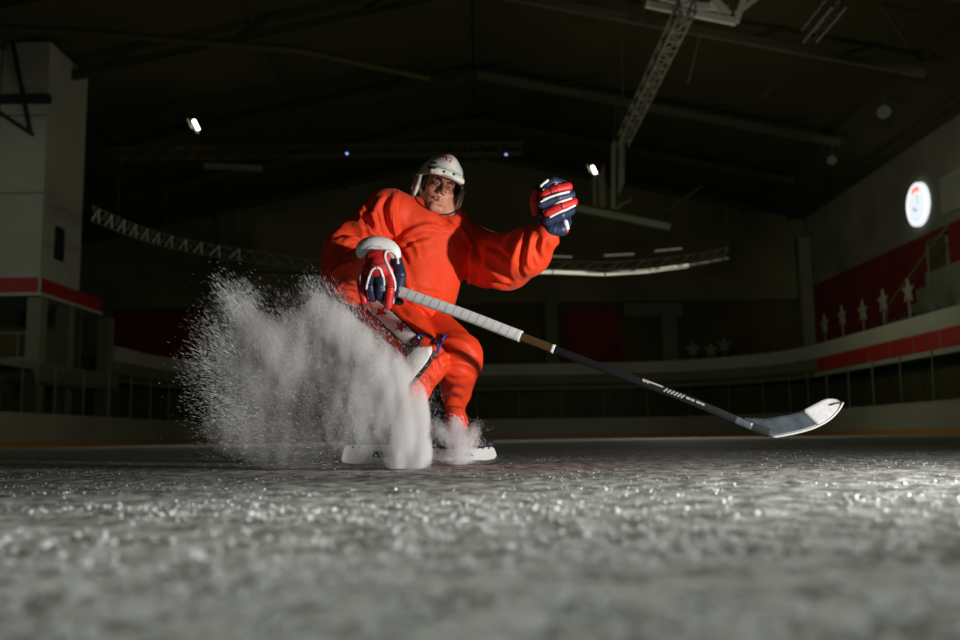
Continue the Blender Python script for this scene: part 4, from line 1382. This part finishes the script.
for pts, d_, r in (([(543, 200), (552, 196.5), (560, 194), (569, 192)], 3.838 + .085, .006), ([(540.5, 202), (548, 198.5)], 3.935, .004),
                   ([(543.5, 211.5), (553, 205), (562, 201.5), (571.5, 198.5)], 3.918, .0055), ([(549.5, 217.5), (557, 213.5), (566, 209.5), (575, 205)], 3.925, .0055),
                   ([(543, 190.5), (552, 185.8), (561, 183)], 3.95, .0035)):
    pipe_on(GB, pts, r, M['white'], g2)
for pts in ([(550, 187), (552, 194)], [(556, 196), (557, 203)], [(561, 203), (563, 209)], [(556, 222), (553, 232)]):
    pipe_on(GB, pts, .0022, M['black'], g2)

# --- skates
def skate(heel_px, toe_px, Y, label, lean=0.0, yawdeg=0.0, L=None):
    a = at(heel_px, 440, Y); b = at(toe_px, 440, Y)
    L = L or (b[0] - a[0]); s = L / .315
    base = np.array([a[0], Y, 0.0])
    ca, sa = math.cos(math.radians(yawdeg)), math.sin(math.radians(yawdeg))
    cl, sl = math.cos(lean), math.sin(lean)
    def W(x, y, z):
        x, y, z = x * s, y * s, z * s
        y, z = y * cl - z * sl, z * cl + y * sl
        return base + np.array([x * ca - y * sa, x * sa + y * ca, z])
    f = Field(base + (-.12, -.25, 0.0), base + (L + .12, .25, .42), .006)
    f.chain([W(.035, 0, .10), W(.10, 0, .102), W(.22, 0, .097), W(.270, 0, .096)], [.036, .036, .039, .032], .02)
    f.cone(W(.065, 0, .11), W(.085, 0, .215), .042, .046, .02)
    f.cone(W(.085, 0, .20), W(.19, 0, .115), .038, .034, .03)
    f.cone(W(.05, 0, .21), W(.045, 0, .245), .022, .012, .02)
    f.cut(W(0, 0, .078), (0, 0, -1))
    v, fc_ = f.mesh(1)
    boot = mk('skate', v, fc_, M['black'], person)
    boot['label'] = label
    MB().sphere(W(.275, 0, .098), (.034 * s, .036 * s, .026 * s), 16, 10).build('toe_cap', M['black'], boot, smooth=True)
    # white holder: profile with two towers and an open middle
    prof = [(.0, .035), (.006, .024), (.05, .018), (.10, .020), (.16, .022), (.22, .020), (.27, .019), (.305, .026), (.317, .040), (.306, .074), (.296, .084), (.02, .086), (.012, .070)]
    mb = MB()
    n = len(prof)
    VV = []
    for wy in (-1, 1):
        for x, z in prof:
            w_ = .012 + .020 * min(1, max(0, (z - .018) / .06))
            VV.append(W(x, wy * w_, z))
    FF = [tuple(range(n)), tuple(range(2 * n - 1, n - 1, -1))] + [(i, n + i, n + (i + 1) % n, (i + 1) % n) for i in range(n)]
    hold = mk('blade_holder', VV, FF, M['holder'], boot, smooth=False)
    bv = hold.modifiers.new('bevel', 'BEVEL'); bv.width = .004; bv.segments = 2
    # the opening between the towers, seen as a dark recess on both sides
    for wy in (-1, 1):
        op = [(.105, .040), (.125, .060), (.185, .062), (.205, .042)]
        MB().prism([W(x, wy * .0285, z) for x, z in op], W(0, wy * .004, 0) - W(0, 0, 0)).build('opening', M['bluegrey'], hold)
    bl = [(-.004, .030), (.004, .010), (.03, .002), (.10, 0), (.22, 0), (.285, .003), (.312, .012), (.322, .028), (.27, .026), (.16, .028), (.05, .026)]
    MB().prism([W(x, -.002, z) for x, z in bl], W(0, .004, 0) - W(0, 0, 0)).build('blade', M['steel'], boot)
    for x in (.045, .07, .20, .225, .25, .28):
        MB().sphere(W(x, -.0325, .079), .0042 * s, 8, 6).build('rivet', M['vent'], hold, smooth=True)
    for k in range(4):
        x = .105 + .024 * k; z = .195 - .020 * k
        MB().tube(spline([W(x, -.036, z - .01), W(x + .022, 0, z + .022), W(x, .036, z - .01)], 8), .0032 * s, 6).build('lace', M['white'], boot, smooth=True)
    return boot
skate(431.5, 496, 4.50, 'black and white skate of the left foot, toe out of the snow', yawdeg=2)
skate(342, 431, 4.02, 'black and white skate of the right foot, half buried in the snow spray', yawdeg=-3)
# ================================================================== the hockey stick
sp = [(386, 287, 3.885), (400, 291.8, 3.86), (460, 313, 3.80), (522, 337, 3.74), (605, 368.5, 3.68), (690, 400.5, 3.63), (748, 425, 3.60), (770, 433.5, 3.59)]
axis_s = spline([at(*p) for p in sp], 90)
stick = thing('hockey_stick', 'black hockey stick with white taped grip and white taped blade, held across the ice', 'hockey stick', at(*sp[0]))
ORIG[stick.name] = at(*sp[0])


def bar_along(pts, w, h, rnd=.35):
    """rounded rectangular shaft along a line: h tall (in the picture), w deep"""
    n = 16; V = []; Fc = []
    T = np.gradient(pts, axis=0); T /= np.linalg.norm(T, axis=1)[:, None]
    for p, t in zip(pts, T):
        s = np.cross(t, (0, 0, 1.0)); s /= np.linalg.norm(s); u = np.cross(s, t)
        for k in range(n):
            a = 2 * PI * k / n
            c, q = math.cos(a), math.sin(a)
            V.append(p + s * math.copysign(abs(c) ** rnd, c) * w / 2 + u * math.copysign(abs(q) ** rnd, q) * h / 2)
    for i in range(len(pts) - 1):
        for k in range(n):
            Fc.append((i * n + k, i * n + (k + 1) % n, (i + 1) * n + (k + 1) % n, (i + 1) * n + k))
    Fc.append(tuple(range(n - 1, -1, -1))); Fc.append(tuple(range((len(pts) - 1) * n, len(pts) * n)))
    return V, Fc


def between(x0, x1, n=30):
    uv = proj(axis_s)
    xs = np.linspace(x0, x1, n)
    return np.stack([np.interp(xs, uv[:, 0], axis_s[:, k]) for k in range(3)], -1)


v, f = bar_along(axis_s, .022, .032); mk('shaft', v, f, M['carbon'], stick)
v, f = bar_along(between(520, 554), .0235, .0335); o = mk('shaft_band', v, f, M['bronze'], stick)
v, f = bar_along(between(551.5, 554.5, 4), .0250, .035); mk('shaft_ring', v, f, M['offwhite'], stick)
tp = between(387, 521, 120)
gt = np.arange(120)
v, f = bar_along(tp, .034, .047, .6)
tape = mk('grip_tape', v, f, M['offwhite'], stick); tape['label'] = 'white cloth tape wound round the grip'
# raised turns of the winding
for k in range(17):
    x = 392 + 7.7 * k
    p = between(x, x + 3.2, 3)
    t = p[-1] - p[0]; t /= np.linalg.norm(t)
    s = np.cross(t, (0, 0, 1.0)); s /= np.linalg.norm(s); u = np.cross(s, t)
    ring_ = [p[1] + s * .0171 * math.copysign(abs(math.cos(a)) ** .6, math.cos(a)) + u * .0236 * math.copysign(abs(math.sin(a)) ** .6, math.sin(a)) + t * .005 * math.sin(a) for a in np.linspace(0, 2 * PI, 33)]
    MB().tube(ring_, .0010, 6, caps=False).build('tape_turn', M['tapedark'], tape, smooth=True)
# pale lettering near the lower shaft: short slanted strokes as on the photograph
def on_shaft(x, dv, lift=.0125):
    p = between(x, x + 2, 3)
    t = p[-1] - p[0]; t /= np.linalg.norm(t)
    s = np.cross(t, (0, 0, 1.0)); s /= np.linalg.norm(s); u = np.cross(s, t)
    if s @ (CAM - p[0]) < 0: s = -s
    return p[0] + s * lift + u * dv
for x in (641.5, 645):
    MB().bar(on_shaft(x, .011), on_shaft(x + 3, .004), .006, .006).build('lettering', M['mark'], stick)
MB().bar(on_shaft(642, .011), on_shaft(662, .011), .004, .006).build('lettering', M['mark'], stick)
for k in range(6):
    x = 664 + 3.4 * k
    MB().bar(on_shaft(x, -.004), on_shaft(x + 2.6, .011), .004, .006).build('lettering', M['mark'], stick)
for k, w_ in enumerate((5, 4, 5, 4)):
    x = 685.5 + 5.0 * k
    MB().bar(on_shaft(x, .004), on_shaft(x + w_ - .8, .004), .0125, .008).build('lettering', M['mark'], stick)
v, f = bar_along(between(734, 752, 8), .0228, .030); mk('hosel_decal', v, f, M['bluegrey'], stick)

# blade
bot = [(757, 429.5), (770, 436.6), (790, 434.2), (812, 428.5), (828, 420.5), (838, 411), (843, 402.8)]
top_ = [(742, 417.5), (762, 418.5), (778, 416.5), (797, 412.8), (812, 405.5), (826, 399), (837, 399.2)]
nb = 28
Bq = spline(bot, nb); Tq = spline(top_, nb)


def blade_part(i0, i1, grow, m, name, nv=8, nubs=0):
    V = []; Fc = []
    for side in (0, 1):
        for i in range(i0, i1):
            u = i / (nb - 1)
            for j in range(nv):
                w_ = j / (nv - 1)
                q = Bq[i] * (1 - w_) + Tq[i] * w_
                Y = 3.59 - .05 * u + .10 * u * u + .028 * w_ + (-grow if side == 0 else .008 + grow)
                if side == 1 and j == 0: Y += 0
                V.append(at(q[0], q[1], Y))
    n_ = i1 - i0; h = n_ * nv
    for i in range(n_ - 1):
        for j in range(nv - 1):
            a = i * nv + j
            Fc.append((a, a + nv, a + nv + 1, a + 1)); Fc.append((h + a, h + a + 1, h + a + nv + 1, h + a + nv))
        a = i * nv
        Fc.append((a, h + a, h + a + nv, a + nv)); a += nv - 1
        Fc.append((a, a + nv, h + a + nv, h + a))
    for i in (0, n_ - 1):
        for j in range(nv - 1):
            a = i * nv + j
            Fc.append((a, a + 1, h + a + 1, h + a))
    return mk(name, V, Fc, m, stick)


bld = blade_part(0, nb, 0, M['bluegrey'], 'blade')
bt = blade_part(15, nb, .0022, M['tapegrey'], 'blade_tape'); bt['label'] = 'white tape on the blade toe'
ed = [at(*Bq[i], 3.588 - .05 * (i / (nb - 1)) + .10 * (i / (nb - 1)) ** 2) for i in range(5, nb)]
MB().tube(ed, .0042, 8).build('blade_edge', M['tapegrey'], stick, smooth=True)
MB().tube([at(831, 405, 3.62), at(836, 403.4, 3.63), at(841, 402.6, 3.635)], .003, 6).build('tape_fold', M['black'], stick, smooth=True)
# ================================================================== the snow thrown up by the skates
def plume(blobs, origin, n):
    """blobs: (px, py, distance, half length px, half width px, direction deg, half depth m, weight)"""
    w = np.array([b[7] for b in blobs], float); w /= w.sum()
    which = RNG.choice(len(blobs), n, p=w)
    B_ = np.array([b[:7] for b in blobs], float)[which]
    g = RNG.normal(size=(n, 3)) * np.array([.62, .62, .6])
    a = np.radians(B_[:, 5])
    u = g[:, 0] * B_[:, 3]; v = g[:, 1] * B_[:, 4]
    px = B_[:, 0] + u * np.cos(a) - v * np.sin(a)
    py = B_[:, 1] - (u * np.sin(a) + v * np.cos(a))
    Y = B_[:, 2] + g[:, 2] * B_[:, 6]
    d = np.stack([(px - 480) / F, (320 - py) / F, -np.ones(n)], -1) @ R3.T
    P = CAM + d * (Y / d[:, 1])[:, None]
    ok = P[:, 2] > .004
    return P[ok], (P[ok] - at(*origin))


blobs = [
    # the dense column over the skate, bending up and back into the plume
    (407, 455, 3.90, 24, 22, 90, .07, 13), (404, 430, 3.90, 34, 22, 91, .07, 15), (399, 402, 3.91, 34, 23, 97, .08, 15),
    (384, 374, 3.92, 32, 24, 114, .09, 14), (361, 349, 3.94, 32, 22, 131, .09, 12), (338, 329, 3.96, 28, 19, 135, .10, 9), (321, 312, 3.97, 20, 14, 112, .10, 5.5),
    (424, 457, 3.88, 12, 7, 82, .04, 2.5), (424, 418, 3.9, 32, 6, 95, .04, 3), (338, 320, 3.96, 18, 12, 118, .08, 2.5),
    # outer lobes
    (284, 350, 3.99, 34, 24, 124, .12, 7.5), (266, 336, 4.0, 28, 16, 120, .12, 4), (244, 316, 4.02, 26, 13, 114, .12, 3.0), (302, 332, 3.98, 26, 18, 115, .1, 3.5),
    # thin veil of the left and lower side
    (300, 400, 4.06, 54, 48, 112, .16, 8), (262, 402, 4.06, 44, 40, 120, .16, 3.6), (352, 415, 3.88, 44, 28, 95, .06, 7), (248, 365, 4.03, 42, 28, 130, .14, 4.5),
    (235, 428, 4.05, 30, 26, 150, .14, 2.2), (335, 370, 4.02, 36, 32, 120, .12, 5), (300, 445, 4.05, 26, 60, 90, .12, 3.5),
]


def spray_mat(name, bl, org, K, kcol=(.965, .97, .98), nscale=9.0):
    """snow dust: a scattering volume whose density is a sum of soft clouds"""
    m = bpy.data.materials.new(name); m.use_nodes = True
    nt = m.node_tree; nt.nodes.remove(nt.nodes['Principled BSDF'])
    N_ = nt.nodes.new; Lk = nt.links.new
    tc = N_('ShaderNodeTexCoord')
    acc = None
    for px, py, Y, L, W, ang, dep, w in bl:
        c = at(px, py, Y) - org
        sx, sz, sy = .62 * L * Y / F, .62 * W * Y / F, .6 * dep
        mp = N_('ShaderNodeMapping'); mp.vector_type = 'TEXTURE'
        mp.inputs['Location'].default_value = c
        mp.inputs['Rotation'].default_value = (0, -math.radians(ang), 0)
        mp.inputs['Scale'].default_value = (sx * 1.414, sy * 1.414, sz * 1.414)
        Lk(tc.outputs['Object'], mp.inputs['Vector'])
        d = N_('ShaderNodeVectorMath'); d.operation = 'DOT_PRODUCT'
        Lk(mp.outputs[0], d.inputs[0]); Lk(mp.outputs[0], d.inputs[1])
        pw = N_('ShaderNodeMath'); pw.operation = 'POWER'; pw.inputs[0].default_value = math.e
        ng = N_('ShaderNodeMath'); ng.operation = 'MULTIPLY'; ng.inputs[1].default_value = -1
        Lk(d.outputs['Value'], ng.inputs[0]); Lk(ng.outputs[0], pw.inputs[1])
        ma = N_('ShaderNodeMath'); ma.operation = 'MULTIPLY_ADD'
        ma.inputs[1].default_value = K * w / (L * W) / (sy * 2.5)
        Lk(pw.outputs[0], ma.inputs[0])
        if acc is None: ma.inputs[2].default_value = 0
        else: Lk(acc.outputs[0], ma.inputs[2])
        acc = ma
    mp = N_('ShaderNodeMapping'); mp.inputs['Rotation'].default_value = (0, math.radians(35), 0); mp.inputs['Scale'].default_value = (2.2, 1, .8)
    Lk(tc.outputs['Object'], mp.inputs['Vector'])
    no = N_('ShaderNodeTexNoise'); no.inputs['Scale'].default_value = nscale; no.inputs['Detail'].default_value = 4
    Lk(mp.outputs[0], no.inputs['Vector'])
    mr = N_('ShaderNodeMapRange'); mr.inputs['From Min'].default_value = .36; mr.inputs['From Max'].default_value = .64
    mr.inputs['To Min'].default_value = .25; mr.inputs['To Max'].default_value = 1.75
    Lk(no.outputs['Fac'], mr.inputs['Value'])
    mu = N_('ShaderNodeMath'); mu.operation = 'MULTIPLY'
    Lk(acc.outputs[0], mu.inputs[0]); Lk(mr.outputs[0], mu.inputs[1])
    vs_ = N_('ShaderNodeVolumeScatter'); vs_.inputs['Color'].default_value = (*kcol, 1); vs_.inputs['Anisotropy'].default_value = 0.0
    Lk(mu.outputs[0], vs_.inputs['Density'])
    Lk(vs_.outputs[0], nt.nodes['Material Output'].inputs['Volume'])
    m.cycles.volume_step_rate = .25
    return m


def hull(name, bl, material, org, h=.012, q=1.75):
    P = np.array([at(b[0], b[1], b[2]) for b in bl])
    f = Field(P.min(0) - .35, P.max(0) + .35, h)
    for px, py, Y, L, W, ang, dep, w in bl:
        a = math.radians(ang)
        R_ = np.array([[math.cos(a), 0, -math.sin(a)], [0, 1, 0], [math.sin(a), 0, math.cos(a)]])
        f.ell(at(px, py, Y), np.array([.62 * L * Y / F, .6 * dep, .62 * W * Y / F]) * q, R_, k=.03)
    f.cut((0, 0, .004), (0, 0, -1))
    v, fc_ = f.mesh(2)
    return mk(name, v, fc_, material, origin=org)


scene.cycles.volume_bounces = 6
oc = at(400, 466, 3.95); oc[2] = 0
spray = hull('snow_spray', blobs, spray_mat('snow_dust', blobs, oc, 150), oc)
tag(spray, 'big white plume of snow thrown up by the braking right skate', 'snow spray', kind='stuff')
P1, D1 = plume([(b[0], b[1], b[2], b[3] * 1.15, b[4] * 1.15, b[5], b[6] * 1.1, b[7] * (.5 if b[7] > 6.6 and b[3] < 36 else 1)) for b in blobs], (400, 470, 3.95), 60000)
s1 = (.0005 + .0006 * RNG.random(len(P1)) ** 3)
o1 = chunks('snow_grains', P1, s1, 1.2 + 4 * RNG.random(len(P1)) ** 2, D1 + RNG.normal(size=D1.shape) * .05, M['snow'])
o1.parent = spray; o1.location = -oc; o1['kind'] = 'stuff'
# the flying edge: long slivers shaved off the ice, pointing outward
fr = [(222, 330, 4.0, 22, 22, 140, .12, 3), (212, 360, 4.0, 22, 26, 160, .12, 3), (215, 395, 4.0, 24, 24, 172, .12, 2.4), (228, 300, 4.0, 20, 10, 118, .12, 2.4), (246, 298, 4.0, 16, 14, 112, .1, 1.6),
      (285, 318, 4.0, 18, 18, 112, .1, 1.8), (315, 294, 3.98, 14, 14, 106, .08, 2.2), (335, 298, 3.97, 14, 14, 110, .08, 2.0), (343, 316, 3.96, 14, 16, 116, .07, 1.8), (366, 342, 3.93, 12, 15, 116, .06, 1.4), (392, 366, 3.92, 10, 12, 110, .05, .8),
      (240, 420, 4.0, 30, 22, 178, .12, 1.6), (300, 400, 4.0, 60, 40, 140, .14, 2.0)]
P2, D2 = plume(fr, (395, 455, 3.95), 13000)
s2 = .00035 + .0004 * RNG.random(len(P2)) ** 2
chips = chunks('flying_ice_slivers', P2, s2, 9.0 + 26.0 * RNG.random(len(P2)) ** 2, D2 + RNG.normal(size=D2.shape) * .03, M['snow'])
tag(chips, 'loose ice slivers flying off the ragged outer edge of the big plume', 'ice slivers', kind='stuff')
# the small spray at the left skate
sm = [(458, 452, 4.36, 14, 9, 90, .05, 5), (459, 436, 4.36, 14, 8, 95, .05, 4), (456, 424, 4.37, 8, 6, 100, .05, 1.6), (446, 436, 4.36, 12, 7, 120, .05, 2), (470, 446, 4.37, 12, 7, 65, .05, 2.4), (440, 430, 4.36, 10, 8, 125, .05, .6), (474, 432, 4.37, 10, 6, 65, .05, .7), (462, 461, 4.35, 16, 3, 0, .05, 1)]
oc2 = at(458, 463, 4.36); oc2[2] = 0
puff = hull('snow_spray', sm, spray_mat('snow_dust_small', sm, oc2, 40, nscale=16), oc2, h=.008)
tag(puff, 'small puff of snow rising around the left skate', 'snow spray', kind='stuff')
P4_, D4 = plume(sm, (458, 466, 4.36), 9000)
s4 = .0007 + .0007 * RNG.random(len(P4_)) ** 3
o4 = chunks('snow_grains', P4_, s4, 1.5 + 4 * RNG.random(len(P4_)) ** 2, D4 + RNG.normal(size=D4.shape) * .03, M['snow'])
o4.parent = puff; o4.location = -oc2; o4['kind'] = 'stuff'
# ================================================================== light
def spot(name, loc, target, power, size, angle, blend, col):
    l = bpy.data.lights.new(name, 'SPOT')
    l.energy = power; l.shadow_soft_size = size; l.spot_size = math.radians(angle); l.spot_blend = blend; l.color = col
    o = bpy.data.objects.new(name, l); COL.objects.link(o)
    o.location = loc
    o.rotation_euler = (Vector(target) - Vector(loc)).to_track_quat('-Z', 'Y').to_euler()
    return o
spot('flash_light', (2.62, 1.75, .24), (-.1, 4.3, 1.2), 640, .06, 140, .6, (1.0, .97, .93))
spot('hall_fill', (-17.2, 13, 9), (-19, 34, 7), 1150, .5, 42, .8, (.98, 1.0, .88))  # unseen spot added to lift the left box wall
spot('hall_fill', (8, 18, 9), (22, 43, 9.0), 3300, .5, 36, .8, (1.0, .98, .80))  # unseen spot added to brighten the right wall
spot('hall_fill', (-1.5, -3, 8), (.3, 1.15, 0), 1150, .6, 26, .9, (.97, 1.0, .90))  # added overhead fill for the near ice, kept off the player
spot('hall_fill', (5.0, 22, 7), (7.2, 30, 13.6), 520, .3, 44, .8, (1.0, .98, .90))  # added upward spot that brightens the pale roof bracing
for loc, pw in (((-4, 27, 4.5), 230), ((7, 33, 4.5), 360)):
    l = bpy.data.lights.new('hall_fill', 'POINT'); l.energy = pw; l.shadow_soft_size = .6; l.color = (1.0, .98, .78)  # added point fills in place of ambient light on the background
    o = bpy.data.objects.new('hall_fill', l); COL.objects.link(o); o.location = loc
w = bpy.data.worlds.new('world'); scene.world = w
w.use_nodes = True
w.node_tree.nodes['Background'].inputs['Color'].default_value = (1.0, .97, .70, 1)
w.node_tree.nodes['Background'].inputs['Strength'].default_value = .016
scene.view_settings.view_transform = 'Standard'
scene.view_settings.look = 'None'
scene.view_settings.exposure = 0.0
scene.view_settings.gamma = 1.0
